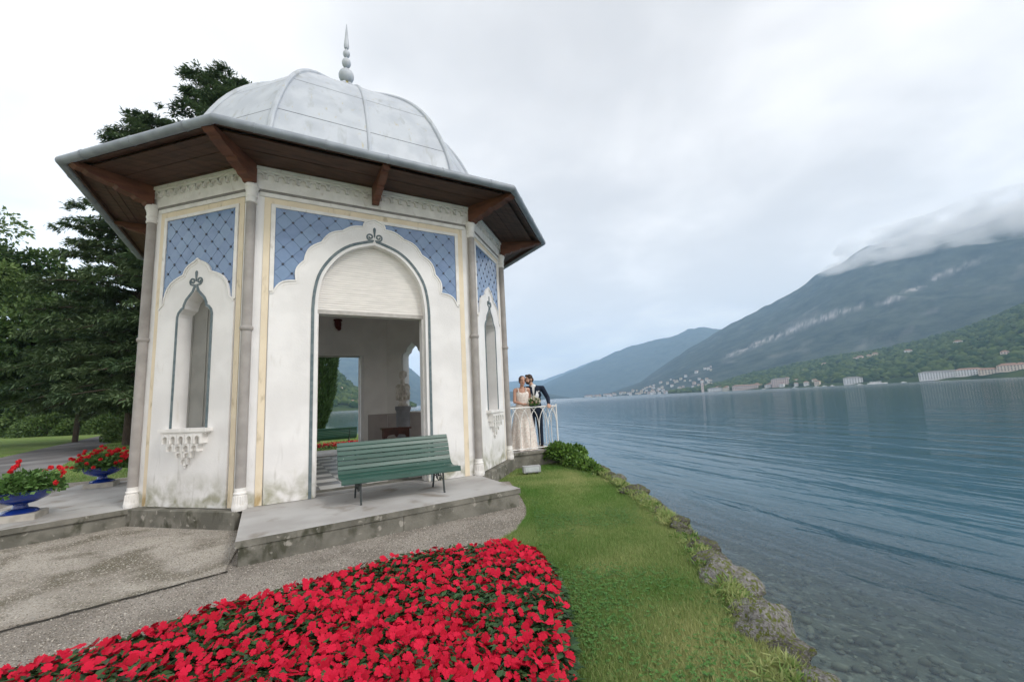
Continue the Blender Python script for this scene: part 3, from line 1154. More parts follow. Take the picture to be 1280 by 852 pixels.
# window sill and its stalactite corbel
b = MB()
b.box(cN - .50, cN + .50, -.150, TW - .12, 1.165, 1.218)
b.box(cN - .47, cN + .47, -.120, -.036, 1.14, 1.1645)
mesh['sill'] = b.mesh('sill', M_trim)
tiers = []
for row, (cnt, z1, z0, dep) in enumerate(((5, 1.138, .985, .115), (4, .983, .865, .090), (2, .863, .765, .068), (1, .763, .665, .045))):
    b = MB()
    wc = .165
    for q in range(cnt):
        xc = cN + (q - (cnt - 1) / 2) * wc
        hw = wc * .5 - .004
        # niche cell: jambs, arched head and a recessed back
        b.box(xc - hw, xc - hw + .026, -.035 - dep, -.034, z0, z1)
        b.box(xc + hw - .026, xc + hw, -.035 - dep, -.034, z0, z1)
        head = [(xc + (hw - .026) * math.cos(t), z0 + (z1 - z0) * .35 + (z1 - z0) * .42 * math.sin(t)) for t in [math.pi * i / 8 for i in range(9)]]
        b.plate([(xc + hw - .027, z1)] + [(xc - hw + .027, z1)] + head[::-1], -.033 - dep, -.034)
        b.box(xc - hw + .026, xc + hw - .026, -.035 - dep * .45, -.034, z0 + .004, z1)
    if cnt == 1:
        b.ball((cN, -.055, .65), .028, 8, 6)
        b.ball((cN, -.055, .612), .018, 8, 6)
    tiers.append(b.mesh('corbel_tier', M_trim))
b = MB()
b.box(cN - .36, cN + .36, .20, .225, 1.222, 3.45)
for x in (cN - .325, cN + .305, cN - .01):
    b.box(x, x + .02, .185, .1995, 1.23, 3.2)
mesh['pane'] = b.mesh('frosted_panel', M_panel)
# roller shutter
b = MB()
hh = [(z, x) for x, z in ARCH]
z = 3.145
while z < 4.36:
    hw = float(np.interp(z + .02, [q[0] for q in hh], [q[1] for q in hh])) + .015
    b.add([(HA - hw, .125, z), (HA + hw, .125, z), (HA + hw, .119, z + .006), (HA - hw, .119, z + .006), (HA - hw, .119, z + .035), (HA + hw, .119, z + .035),
           (HA + hw, .128, z + .0405), (HA - hw, .128, z + .0405), (HA - hw, .135, z), (HA + hw, .135, z), (HA + hw, .135, z + .0405), (HA - hw, .135, z + .0405)],
          [(0, 1, 2, 3), (3, 2, 5, 4), (4, 5, 6, 7), (8, 11, 10, 9)])
    z += .041
b.box(HA - .96, HA + .96, .132, .140, 3.14, 4.42)
mesh['shutter'] = b.mesh('roller_shutter', M_shutter)
b = MB()
b.box(HA - .954, HA + .954, .100, .150, 3.075, 3.142)
mesh['sbar'] = b.mesh('shutter_bottom_bar', M_shutterbar)
mesh['guide'] = MB().box(-.0145, .0145, .10, .15, .0, 3.074).mesh('guide_rail', M_trim)
# inner lining with a square-headed opening
b = MB()
IW = WID - 2 * SHR
b.plate([(SHR, -.02), (HA - 1.05, -.02), (HA - 1.05, 3.10), (HA + 1.05, 3.10), (HA + 1.05, -.02), (WID - SHR, -.02), (WID - SHR, WALLH), (SHR, WALLH)], TW + .001, TW + .03)
mesh['linW'] = b.mesh('inner_lining', M_inner)
b = MB()
for x0, x1, z0, z1 in ((HA - 1.17, HA - 1.05, 0, 3.10), (HA + 1.05, HA + 1.17, 0, 3.10), (HA - 1.17, HA + 1.17, 3.10, 3.22)):
    b.box(x0, x1, TW + .028, TW + .055, z0, z1)
b.box(SHR + .02, HA - 1.172, TW + .028, TW + .05, 1.18, 1.22)
b.box(HA + 1.172, WID - SHR - .02, TW + .028, TW + .05, 1.18, 1.22)
mesh['archit'] = b.mesh('door_architrave', M_inner)
DW = HA - 1.172 - SHR - .02
mesh['dadoW'] = MB().box(0, DW, TW + .028, TW + .037, .0, 1.178).mesh('dado', M_dado)
b = MB()
b.plate([(SHR, -.02), (NAR - SHR, -.02), (NAR - SHR, WALLH), (SHR, WALLH)], TW + .001, TW + .03, holes=[[(cN - .40, 1.20)] + both(LANC, cN, .055) + [(cN + .40, 1.20)]])
mesh['linN'] = b.mesh('inner_lining', M_inner)
b = MB()
b.box(SHR + .02, NAR - SHR - .02, TW + .028, TW + .05, 1.14, 1.18)
mesh['railN'] = b.mesh('dado_rail', M_dado)
b = MB()
b.box(SHR + .02, NAR - SHR - .02, TW + .028, TW + .037, .0, 1.138)
mesh['dadoN'] = b.mesh('dado', M_dado)


def clip_poly(poly, x0, x1, z0, z1):
    for ax, lim, sgn in ((0, x0, 1), (0, x1, -1), (1, z0, 1), (1, z1, -1)):
        out = []
        for i in range(len(poly)):
            a, c = poly[i], poly[(i + 1) % len(poly)]
            ia, ic = (a[ax] - lim) * sgn >= 0, (c[ax] - lim) * sgn >= 0
            if ia:
                out.append(a)
            if ia != ic:
                t = (lim - a[ax]) / (c[ax] - a[ax])
                out.append((a[0] + (c[0] - a[0]) * t, a[1] + (c[1] - a[1]) * t))
        poly = out
        if len(poly) < 3:
            return []
    return poly


def area(p):
    return abs(sum(p[i][0] * p[(i + 1) % len(p)][1] - p[(i + 1) % len(p)][0] * p[i][1] for i in range(len(p)))) / 2


TILE_W, TILE_H = .272, .300
tile_cache = {}


def tile_panel(kind, width, panel, zl, outline, c):
    """diamond tiles as pieces, a dark stud at every crossing"""
    x0, x1, z0, z1 = .335, width - .335, zl + .03, 4.840
    ol = [(p[0], p[1]) for p in outline]
    stud = tile_cache.get('stud')
    if stud is None:
        b = MB()
        b.plate([(.021 * math.cos(t) * (1.1 if i % 2 == 0 else .75), .021 * math.sin(t) * (1.1 if i % 2 == 0 else .75)) for i, t in enumerate([math.pi / 4 * q for q in range(8)])], -.026, -.010)
        stud = tile_cache['stud'] = b.mesh('tile_stud', M_stud)

    def under(x, z):       # hidden behind the surround plate
        xs = [p[0] for p in ol]
        return xs[0] < x < xs[-1] and z < float(np.interp(x, xs, [p[1] for p in ol])) - .02
    rows = int((z1 - z0) / (TILE_H / 2)) + 4
    cols = int((x1 - x0) / TILE_W) + 4
    g = .0022
    k = 0
    for r_ in range(-1, rows):
        for q in range(-2, cols):
            xc = c + (q - cols // 2 + (0.5 if r_ % 2 else 0)) * TILE_W
            zc = z1 - .075 - r_ * TILE_H / 2
            key = (kind, r_, q)
            poly = [(xc - TILE_W / 2 + g * 1.4, zc), (xc, zc - TILE_H / 2 + g * 1.4), (xc + TILE_W / 2 - g * 1.4, zc), (xc, zc + TILE_H / 2 - g * 1.4)]
            poly = clip_poly(poly, x0, x1, z0, z1)
            if len(poly) >= 3 and area(poly) > .0012 and not all(under(x, z) for x, z in poly):
                if key not in tile_cache:
                    mm = MB()
                    mm.plate(poly, -.0135 - .0012 * ((r_ * 7 + q * 3) % 4), -.004)
                    tile_cache[key] = mm.mesh('tile', M_tiles[(r_ * 5 + q * 2) % 3])
                inst(tile_cache[key], 'tile', panel)
            xs, zs = xc + TILE_W / 2, zc
            if x0 + .03 < xs < x1 - .03 and z0 + .03 < zs < z1 - .03 and not under(xs, zs - .03):
                inst(stud, 'tile_stud', panel, (xs, 0, zs))


for i in range(8):
    loc, rz = face(i)
    wide = i % 2 == 1
    k = 'W' if wide else 'N'
    put = lambda key, name: inst(mesh[key], name, PAV, loc, (0, 0, rz))
    put('wall' + k, 'wall')
    put('sur' + k, 'arch_surround')
    put('bead' + k, 'cusped_moulding')
    put('cream' + k, 'cream_border')
    put('frame' + k, 'panel_frame')
    put('band' + k, 'grey_band')
    put('frieze' + k, 'frieze')
    put('line' + k, 'painted_line')
    panel = put('grout' + k, 'tile_panel')
    if i in (0, 1, 2):
        tile_panel(k, WID if wide else NAR, panel, 3.38 if wide else 3.26, cw if wide else cn, HA if wide else cN)
    put('lin' + k, 'inner_lining')
    if wide:
        cz, sz = math.cos(rz), math.sin(rz)
        for ux in (SHR + .02, HA + 1.172):
            inst(mesh['dadoW'], 'dado', PAV, (loc[0] + cz * ux, loc[1] + sz * ux, 0), (0, 0, rz))
        sh = put('shutter', 'roller_shutter')
        inst(mesh['sbar'], 'bottom_bar', sh)
        for sx in (-.9395, .9395):
            inst(mesh['guide'], 'guide_rail', sh, (HA + sx, 0, 0))
        put('archit', 'door_architrave')
    else:
        sl = put('sill', 'sill')
        for t_ in tiers:
            inst(t_, 'corbel_tier', sl)
        put('dadoN', 'dado')
        put('railN', 'dado_rail')
        if i in (0, 2):
            put('pane', 'frosted_panel')

# columns at the corners
sh_prof = [(.074, .31), (.074, 2.70), (.092, 2.715), (.097, 2.74), (.092, 2.765), (.074, 2.78), (.071, 4.86)]
b = MB(); b.lathe(sh_prof, 18); col_me = b.mesh('column', M_taupe, True)
b = MB(); b.lathe([(.150, -.02), (.165, .02), (.165, .06), (.150, .085), (.135, .11), (.126, .22), (.122, .235), (.138, .245), (.138, .265), (.118, .275), (.115, .345), (.104, .35)], 18)
for q in range(18):
    a = 2 * math.pi * q / 18
    b.tube([(.150 * math.cos(a), .150 * math.sin(a), .07), (.134 * math.cos(a), .134 * math.sin(a), .215)], .011, 5)
base_me = b.mesh('base', M_trim, True)
b = MB(); b.lathe([(.102, 4.84), (.118, 4.845), (.118, 4.87), (.106, 4.88), (.108, 4.93), (.122, 4.945), (.122, 4.965), (.110, 4.975), (.118, 5.04), (.140, 5.095), (.150, 5.10), (.150, 5.135), (.135, 5.15), (.130, 5.18)], 18)
cap_me = b.mesh('capital', M_trim, True)
for i in range(8):
    v = OV[i] * 1.012
    c = inst(col_me, 'column', PAV, (v.x, v.y, 0))
    inst(base_me, 'base', c, scale=(.64, .64, .9))
    inst(cap_me, 'capital', c, scale=(.73, .73, 1))

# timber brackets
def bracket_mesh(ln_, th):
    pr = [(0, 5.165), (.09, 5.165), (.12, 5.20), (.22, 5.215), (.26, 5.255), (.30, 5.25), (.44, 5.29), (.48, 5.335), (.54, 5.33), (.78, 5.395), (.82, 5.43), (.90, 5.43), (.96, 5.47), (.96, 5.515), (0, 5.515)]
    b_ = MB()
    b_.plate([(x * ln_, z) for x, z in pr], -th / 2, th / 2)
    return b_.mesh('bracket', M_timber)


bc, bmid = bracket_mesh(1.12, .17), bracket_mesh(.98, .12)
for i in range(8):
    v = OV[i].normalized()
    st = OV[i] + v * .06
    inst(bc, 'bracket', PAV, (st.x, st.y, 0), (0, 0, math.atan2(v.y, v.x)))
    if i % 2:
        m_ = (OV[i] + OV[(i + 1) % 8]) / 2
        n_ = m_.normalized()
        st = m_ + n_ * .10
        inst(bmid, 'bracket', PAV, (st.x, st.y, -.0), (0, 0, math.atan2(n_.y, n_.x)))

# soffit boards, fascia, gutter, roof skirt
edges = [.02 + q * .124 for q in range(8)]
for i in range(8):
    j = (i + 1) % 8
    for q in range(7):
        o0, o1 = octv(edges[q] + .004), octv(edges[q + 1] - .004)
        zA, zB = 5.503 + .012 * edges[q], 5.503 + .012 * edges[q + 1]
        p = [o0[i], o0[j], o1[j], o1[i]]
        b = MB()
        jit = .003 * ((q * 5 + i * 3) % 3)
        b.add([(p[0].x, p[0].y, zA + jit), (p[1].x, p[1].y, zA + jit), (p[2].x, p[2].y, zB + jit), (p[3].x, p[3].y, zB + jit),
               (p[0].x, p[0].y, zA + .025 + jit), (p[1].x, p[1].y, zA + .025 + jit), (p[2].x, p[2].y, zB + .025 + jit), (p[3].x, p[3].y, zB + .025 + jit)],
              [(0, 1, 2, 3), (7, 6, 5, 4), (0, 4, 5, 1), (1, 5, 6, 2), (2, 6, 7, 3), (3, 7, 4, 0)])
        b.build('soffit_board', M_soffit, PAV)
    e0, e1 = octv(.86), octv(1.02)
    MB().prism([tuple(e0[i]), tuple(e0[j]), tuple(e1[j]), tuple(e1[i])], 5.575, 5.60).build('eaves_shade_board', M_soffit, PAV)  # dark board added to stand in for the shade in the gutter gap
    b = MB()
    f0, f1 = octv(1.02), octv(1.05)
    q4 = [f0[i], f0[j], f1[j], f1[i]]
    b.add([(p.x, p.y, z) for z in (5.50, 5.60) for p in q4], [(3, 2, 1, 0), (4, 5, 6, 7), (0, 1, 5, 4), (1, 2, 6, 5), (2, 3, 7, 6), (3, 0, 4, 7)])
    b.build('fascia', M_soffit, PAV)
    g = octv(1.125)
    b = MB()
    b.tube([(g[i].x, g[i].y, 5.535), (g[j].x, g[j].y, 5.535)], .068, 14)
    b.ball((g[i].x, g[i].y, 5.535), .069, 12, 8)
    gt = b.build('gutter', M_gutter, PAV, True)
    L_ = (g[j] - g[i]).length
    cnt = max(2, round(L_ / .95))
    for q in range(cnt):
        p = g[i].lerp(g[j], (q + .5) / cnt)
        d = (g[j] - g[i]).normalized() * .011
        b = MB()
        b.tube([(p.x - d.x, p.y - d.y, 5.535), (p.x + d.x, p.y + d.y, 5.535)], .075, 14)
        b.build('strap', M_gutter, gt)
DB = 3.66                                                # radius of the dome at its foot (to the ribs)
k_d = DB / OV[0].length
b = MB()
lo = octv(1.10)
hi = [v * k_d for v in OV]
b.add([(p.x, p.y, 5.605) for p in lo] + [(p.x, p.y, 6.20) for p in hi], [(i, (i + 1) % 8, 8 + (i + 1) % 8, 8 + i) for i in range(8)])
b.build('roof_skirt', M_zinc, PAV)
PROF = [(3.66, 6.18), (3.60, 6.5), (3.50, 6.9), (3.33, 7.33), (3.07, 7.85), (2.76, 8.3), (2.42, 8.66), (2.05, 8.96), (1.63, 9.24), (1.2, 9.49), (.78, 9.74), (.42, 10.0), (.18, 10.22), (.09, 10.34)]
pr_z = [p[1] for p in PROF]
pr_r = [p[0] for p in PROF]


def rad(z):
    return float(np.interp(z, pr_z, pr_r))


# fine profile
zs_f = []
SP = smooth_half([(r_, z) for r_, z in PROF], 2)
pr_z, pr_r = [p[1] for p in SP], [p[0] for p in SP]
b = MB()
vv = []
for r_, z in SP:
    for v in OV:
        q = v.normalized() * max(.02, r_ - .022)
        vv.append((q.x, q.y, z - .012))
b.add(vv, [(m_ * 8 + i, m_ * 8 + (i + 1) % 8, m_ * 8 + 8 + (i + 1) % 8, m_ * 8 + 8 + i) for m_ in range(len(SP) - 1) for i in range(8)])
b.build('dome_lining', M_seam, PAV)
rows = [6.18, 7.03, 8.10, 9.06, 10.33]
for i in range(8):
    a_, c_ = OV[i].normalized(), OV[(i + 1) % 8].normalized()
    halves = ((0, .5), (.5, 1)) if i % 2 else ((0, 1),)
    for (t0, t1) in halves:
        for q in range(4):
            z0, z1 = rows[q] + .006, rows[q + 1] - .006
            v, f = [], []
            nS = 8
            for s_ in range(nS + 1):
                z = z0 + (z1 - z0) * s_ / nS
                for t_ in (t0, t1):
                    p = a_.lerp(c_, t_) * rad(z)
                    v.append((p.x, p.y, z))
                if s_:
                    f.append((s_ * 2 - 2, s_ * 2 - 1, s_ * 2 + 1, s_ * 2))
            b = MB()
            b.add(v, f)
            b.build('roof_sheet', M_zinc, PAV, 'all')
    b = MB()
    b.tube([(a_.x * (r_ + .01), a_.y * (r_ + .01), z) for r_, z in SP if r_ > .12], .052, 8)
    b.build('rib', M_zinc, PAV, True)
    if i % 2:
        mm = (a_ + c_) / 2
        b = MB()
        b.tube([(mm.x * (r_ + .008), mm.y * (r_ + .008), z) for r_, z in SP if r_ > .3], .036, 8)
        b.build('rib', M_zinc, PAV, True)
fin = MB().lathe([(.10, 10.28), (.07, 10.34), (.055, 10.42)], 12).build('finial', M_ochre, PAV, True)
b = MB()
b.ball((0, 0, 10.58), .205, 18, 12); b.build('ball', M_zinc, fin, 'all')
b = MB(); b.ball((0, 0, 10.985), (.122, .122, .145), 16, 10); b.build('ball', M_zinc, fin, 'all')
b = MB(); b.ball((0, 0, 11.275), (.095, .095, .115), 16, 10); b.build('ball', M_zinc, fin, 'all')
b = MB(); b.lathe([(.03, 10.74), (.03, 11.43), (.052, 11.44), (.072, 11.50), (.068, 11.58), (.045, 11.8), (.028, 12.0), (.008, 12.22)], 12)
b.build('spike', M_zinc, fin, True)

# floor tiles and ceiling
ins = octv(-TW - .03)
fl = MB().prism([(p.x, p.y) for p in octv(-.02)], -.28, -.004).build('floor_bed', M_riser, PAV)
ts = .40
ta = MB().box(.002, ts - .002, .002, ts - .002, -.004, .0).mesh('floor_tile', M_floor_a)
tb = MB().box(.002, ts - .002, .002, ts - .002, -.004, .001).mesh('floor_tile', M_floor_b)
poly_in = [(p.x, p.y) for p in octv(-TW - .05)]
for ix in range(-9, 9):
    for iy in range(-9, 9):
        cs = np.array([(ix * ts, iy * ts), ((ix + 1) * ts, iy * ts), (ix * ts, (iy + 1) * ts), ((ix + 1) * ts, (iy + 1) * ts)])
        if in_poly(cs, poly_in).all():
            inst(ta if (ix + iy) % 2 else tb, 'floor_tile', fl, (ix * ts, iy * ts, 0))
MB().prism([(p.x, p.y) for p in octv(-.2)], 5.40, 5.46).build('ceiling', M_inner, PAV)
# door sills (thresholds), one slab for each doorway
for i in (1, 3, 5, 7):
    loc, rz = face(i)
    MB().box(HA - .95, HA + .95, -.02, TW + .02, -.03, .0035).build('threshold', M_slabtop, PAV, loc=loc, rz=rz)
# plinth course round the foot of the narrow faces
for i in (0, 2, 4, 6):
    loc, rz = face(i)
    MB().chamfer_box(-.06, NAR + .06, -.165, .02, GZ - .05, -.012, .012).build('plinth', M_riser, PAV, loc=loc, rz=rz)


def slab(poly, z0, z1, t):
    o_ = MB().prism(poly, z0, z1).build('top_slab', M_slabtop, t)
    o_.data.materials.append(M_riser)
    for p_ in o_.data.polygons:
        p_.material_index = 0 if p_.normal.z > .5 else 1


def step_platform(poly, ztop, joints, name, label, slabz=.075):
    """concrete top slab with stone risers below, in pavilion axes"""
    t = thing(name, label, 'platform', (CX, CY, 0), TH)
    c = Vector((sum(p[0] for p in poly) / len(poly), sum(p[1] for p in poly) / len(poly)))
    slab(poly, ztop - slabz, ztop, t)
    inner = [tuple(c + (Vector(p) - c) * .985) for p in poly]
    n = len(poly)
    for e in joints:
        a_, b_ = Vector(inner[e]), Vector(inner[(e + 1) % n])
        L_ = (b_ - a_).length
        cnt = max(1, round(L_ / 1.95))
        d = (b_ - a_).normalized()
        nn = Vector((d.y, -d.x))
        for q in range(cnt):
            p0, p1 = a_ + d * (L_ * q / cnt + .004), a_ + d * (L_ * (q + 1) / cnt - .004)
            i0, i1 = p0 - nn * .2, p1 - nn * .2
            MB().prism([tuple(p0), tuple(p1), tuple(i1), tuple(i0)], GZ - .08, ztop - slabz - .003).build('riser_stone', M_riser, t)
    core = [tuple(c + (Vector(p) - c) * .93) for p in poly]
    MB().prism(core, GZ - .1, ztop - slabz - .002).build('core', M_riser, t)
    return t


# front platform under the bench; x along the front face, y negative = outwards
step_platform([(-HA + .02, -HB - .0), (-HA + .03, -HB - 1.95), (HA - .03, -HB - 1.70), (HA + .0, -HB - .0)], -.004, [0, 1, 2], 'entrance_platform',
              'low concrete platform carrying the green bench before the open arch')
# left platform with the planters: outwards from the left wide face (local -x)
step_platform([(-HB + .0, HA - .0), (-HB - 1.85, HA + .25), (-HB - 2.35, -HA - .95), (-HB - .0, -HA - .17)], -.006, [0, 1, 2], 'entrance_platform',
              'low concrete platform carrying the two blue flower bowls')
step_platform([(HA - .05, HB + .0), (HA + .05, HB + 1.75), (-HA - .05, HB + 1.75), (-HA + .05, HB + .0)], -.006, [0, 1, 2], 'entrance_platform',
              'low concrete platform outside the far doorway, before the far bench')
# lake terrace where the couple stands
TZ = .11
ter = thing('lake_terrace', 'stone terrace block beside the pavilion under the wedding couple', 'terrace', (CX, CY, 0), TH)
slab([(HB + .02, -HA - .02), (HB + 1.68, -HA - .02), (HB + 1.68, HA + .02), (HB + .02, HA + .02)], TZ - .07, TZ, ter)
MB().prism([(HB + .03, -HA + .02), (HB + 1.64, -HA + .02), (HB + 1.64, HA - .02), (HB + .03, HA - .02)], -2.4, TZ - .072).build('terrace_wall', M_riser, ter)

# ================================================================== THINGS BY THE PAVILION
# ---- benches
def make_bench(name, label):
    t = thing(name, label, 'bench')
    prof = [(-.030, .350), (.075, .372), (.150, .366), (.225, .360), (.300, .362), (.372, .380), (.430, .425), (.468, .490), (.496, .560), (.520, .632), (.545, .704), (.574, .775), (.612, .838)]
    n = len(prof)
    Lh = .915
    for i, (y, z) in enumerate(prof):
        a = Vector(prof[max(0, i - 1)]); c = Vector(prof[min(n - 1, i + 1)])
        d = (c - a).normalized()
        nn = Vector((-d.y, d.x))
        w, th = (.034, .013)
        if i == 0:
            d, nn, w, th = Vector((.12, .99)).normalized(), Vector((-.99, .12)).normalized(), .040, .018
        p = Vector((y, z))
        r_ = [(-w, -th * .6), (-w * .8, -th), (w * .8, -th), (w, -th * .6), (w, th * .6), (w * .8, th), (-w * .8, th), (-w, th * .6)]
        ring = [p + d * u + nn * v for u, v in r_]
        b = MB()
        b.add([(-Lh, q.x, q.y) for q in ring] + [(Lh, q.x, q.y) for q in ring],
              [tuple(range(8)), tuple(range(15, 7, -1))] + [(k, (k + 1) % 8, 8 + (k + 1) % 8, 8 + k) for k in range(8)])
        b.build('slat', M_bench, t)
    for sx in (-.64, .64):
        b = MB()
        b.tube([(sx, y, z - .028) if i < 6 else (sx, y + .026, z - .012) for i, (y, z) in enumerate(prof)], .014, 6)
        fr = b.build('support', M_iron, t, True)
        for pts in ([(sx, .05, .345), (sx, .035, .2), (sx, .005, .03), (sx, -.015, 0)], [(sx, .44, .41), (sx, .50, .25), (sx, .575, .06), (sx, .60, 0)]):
            MB().tube(pts, .016, 6).build('leg', M_iron, fr, True)
        b = MB()
        for c_, s_ in (((.20, .22), 1), ((.36, .22), -1)):
            pts = []
            for k in range(22):
                u = k / 21
                an = u * 3.3 * math.pi
                rr = .075 * (1 - .72 * u)
                pts.append((sx, c_[0] + s_ * rr * math.cos(an), c_[1] + rr * math.sin(an)))
            b.tube(pts, .008, 5)
        b.tube([(sx, .03, .18), (sx, .12, .215), (sx, .28, .15), (sx, .44, .215), (sx, .515, .2)], .008, 5)
        b.build('scroll', M_iron, fr, True)['kind'] = 'stuff'
    return t


bench = make_bench('garden_bench', 'dark green slatted bench with scrolled iron legs before the open arch')
bench.location = (-1.79 + .02, 6.78, -.003)
bench.rotation_euler = (0, 0, R(28.5))
b2 = copy_tree(bench)
b2['label'] = 'dark green slatted bench seen through the doorways, backed by the lake'
b2.location = (-8.35, 20.9, GZ)
b2.rotation_euler = (0, 0, R(28.5 + 180))
b2.location = (-8.55, 19.9, GZ)
b2.scale = (1.15, 1, 1)

# ---- blue bowls with geraniums
def bowl(loc, label, plabel, blabel, seed, n_heads, s=1.0):
    pl = thing('stone_plinth', plabel, 'plinth', loc, R(30))
    MB().chamfer_box(-.27 * s, .27 * s, -.27 * s, .27 * s, 0, .105 * s, .012).build('block', M_plinth, pl)
    t = thing('flower_bowl', label, 'planter', (loc[0], loc[1], loc[2] + .104 * s), R(30))
    MB().lathe([(.23 * s, 0), (.235 * s, .02 * s), (.20 * s, .05 * s), (.10 * s, .08 * s), (.085 * s, .13 * s), (.12 * s, .16 * s)], 24).build('foot', M_bluepot, t, True)
    b = MB()
    b.lathe([(.085 * s, .135 * s), (.20 * s, .165 * s), (.33 * s, .235 * s), (.365 * s, .30 * s), (.37 * s, .335 * s), (.385 * s, .345 * s), (.385 * s, .365 * s), (.35 * s, .37 * s), (.345 * s, .34 * s), (.33 * s, .325 * s)], 28)
    b.build('bowl', M_bluepot, t, True)
    MB().lathe([(.333 * s, .325 * s), (.333 * s, .335 * s), (.1, .355 * s)], 20).build('soil', M_soil, t)
    z0 = loc[2] + .104 * s + .33 * s
    g = thing('geranium', blabel, 'flowers', (loc[0], loc[1], z0))
    rg = np.random.default_rng(seed)
    n = 1500
    d = rand_dirs(n, 0.0, 1)
    rr = .52 * rg.random(n) ** .45
    P = d * rr[:, None] * np.array([1.0, 1.0, .62]) * s
    D = unit(d + rand_dirs(n) * .9)
    Nn = unit(np.array([0, 0, 1.]) + rand_dirs(n) * .8)
    V, F, T = leaf_arrays(P, D, Nn, rg.uniform(.05, .10, n), rg.uniform(.05, .09, n))
    inst(np_mesh('foliage', V, F, M_gleaf, T), 'foliage', g)['kind'] = 'stuff'
    st = MB()
    for k in range(n_heads):
        a = rg.uniform(0, 6.28)
        el = rg.uniform(.15, 1.25)
        L_ = rg.uniform(.42, .60) * s
        c = Vector((math.cos(a) * math.cos(el) * L_ * 1.15, math.sin(a) * math.cos(el) * L_ * 1.15, math.sin(el) * L_ * .85))
        if k == 0:
            c = Vector((.02, -.1, .52 * s))
        st.tube([(c.x * .2, c.y * .2, 0), (c.x * .6, c.y * .6, c.z * .7), tuple(c)], .004, 4)
        m_ = 46
        dd = rand_dirs(m_, -.5, 1)
        P = np.array(c)[None] + dd * .037
        V, F, T = leaf_arrays(P - dd * .02, unit(np.cross(dd, rand_dirs(m_))), dd, rg.uniform(.028, .042, m_), rg.uniform(.025, .038, m_))
        inst(np_mesh('flower_head', V, F, M_geranium, T), 'flower_head', g)
    st.build('stems', M_gleaf, g)['kind'] = 'stuff'


bowl((-7.60, 6.68, -.006), 'cobalt blue glazed bowl with few red geraniums, beside the path apron', 'square pale stone plinth under the loosely planted blue bowl',
     'loose leafy geranium with scattered red flower heads in a blue bowl', 4, 15, .9)
bowl((-9.12, 9.55, -.006), 'cobalt blue glazed bowl packed with red geraniums, nearer the lawn', 'square pale stone plinth under the fully blooming blue bowl',
     'dense geranium covered in red flower heads beside the lawn', 9, 80, .9)

# ---- inside: bust on pedestal, small table, wall ornament
def pav_pt(x, y, z=0):
    c, s = math.cos(TH), math.sin(TH)
    return (CX + c * x - s * y, CY + s * x + c * y, z)


ped = thing('statue_pedestal', 'round grey stone pedestal inside the pavilion by the window', 'pedestal', (-3.42, 13.05, 0))
MB().lathe([(.25, 0), (.25, .10), (.215, .13), (.205, .2), (.20, 1.25), (.215, 1.28), (.235, 1.31), (.235, 1.40)], 24).build('shaft', M_pedestal, ped, True)
bust = thing('marble_bust', 'weathered pale marble bust of a draped figure on the grey pedestal', 'bust', (-3.42, 13.05, 1.40), R(-15))
b = MB()
b.lathe([(.15, 0), (.16, .04), (.11, .08), (.10, .14), (.16, .2)], 16)
b.ball((0, 0, .42), (.205, .15, .27), 16, 12)
b.ball((-.13, 0, .55), (.11, .11, .13), 12, 8); b.ball((.13, 0, .55), (.11, .11, .13), 12, 8)
b.capsule((0, 0, .62), (.01, -.02, .82), .075, .065)
b.ball((.01, -.025, .93), (.098, .115, .135), 16, 12)
b.ball((.01, -.135, .925), (.018, .03, .03), 8, 6)
b.ball((.01, .0, .99), (.11, .12, .10), 14, 8)
for k in range(14):
    a = k * .9
    b.ball((.01 + .10 * math.cos(a), .02 + .09 * math.sin(a), .97 + .05 * math.sin(k * 2.1)), .035, 8, 6)
for k in range(9):      # folds of the drapery and a raised arm
    a = -2.6 + k * .62
    b.tube([(.20 * math.cos(a), .15 * math.sin(a), .18), (.215 * math.cos(a + .25), .16 * math.sin(a + .25), .38), (.15 * math.cos(a + .5), .13 * math.sin(a + .5), .60)], .028, 6)
b.capsule((.18, -.02, .56), (.21, -.12, .40), .055, .045)
b.capsule((.21, -.12, .40), (.10, -.15, .66), .045, .035)
bo = b.build('figure', M_marble, bust, True)
rm = bo.modifiers.new('remesh', 'REMESH'); rm.mode = 'VOXEL'; rm.voxel_size = .016; rm.use_smooth_shade = True
tb_ = thing('side_table', 'small dark wooden table inside the pavilion behind the bench', 'table', (-3.05, 10.9, 0), R(22))
MB().chamfer_box(-.36, .36, -.22, .22, .84, .88, .012).build('table_top', M_darkwood, tb_)
b = MB()
b.plate([(-.31, .70), (-.25, .62), (-.20, .70), (-.06, .72), (0, .64), (.06, .72), (.20, .70), (.25, .62), (.31, .70), (.31, .838), (-.31, .838)], -.19, -.165)
b.build('apron', M_darkwood, tb_)
for sx in (-1, 1):
    for sy in (-1, 1):
        MB().lathe([(.02, 0), (.024, .06), (.016, .1), (.026, .3), (.018, .5), (.030, .68), (.030, .838)], 10, (sx * .29, sy * .16, 0)).build('leg', M_darkwood, tb_, True)
loc, rz = face(5)
wx = thing('wall_ornament', 'dark red carved ornament hanging high on the inside wall', 'ornament', pav_pt(loc[0] + math.cos(rz) * 1.72, loc[1] + math.sin(rz) * 1.72, 4.12), TH + rz)
b = MB(); b.ball((0, TW + .07, 0), (.11, .05, .17), 12, 10); b.ball((-.03, TW + .09, -.13), (.07, .05, .09), 10, 8); b.ball((.0, TW + .05, .13), (.14, .03, .05), 10, 8)
b.build('carving', M_redwood, wx, True)

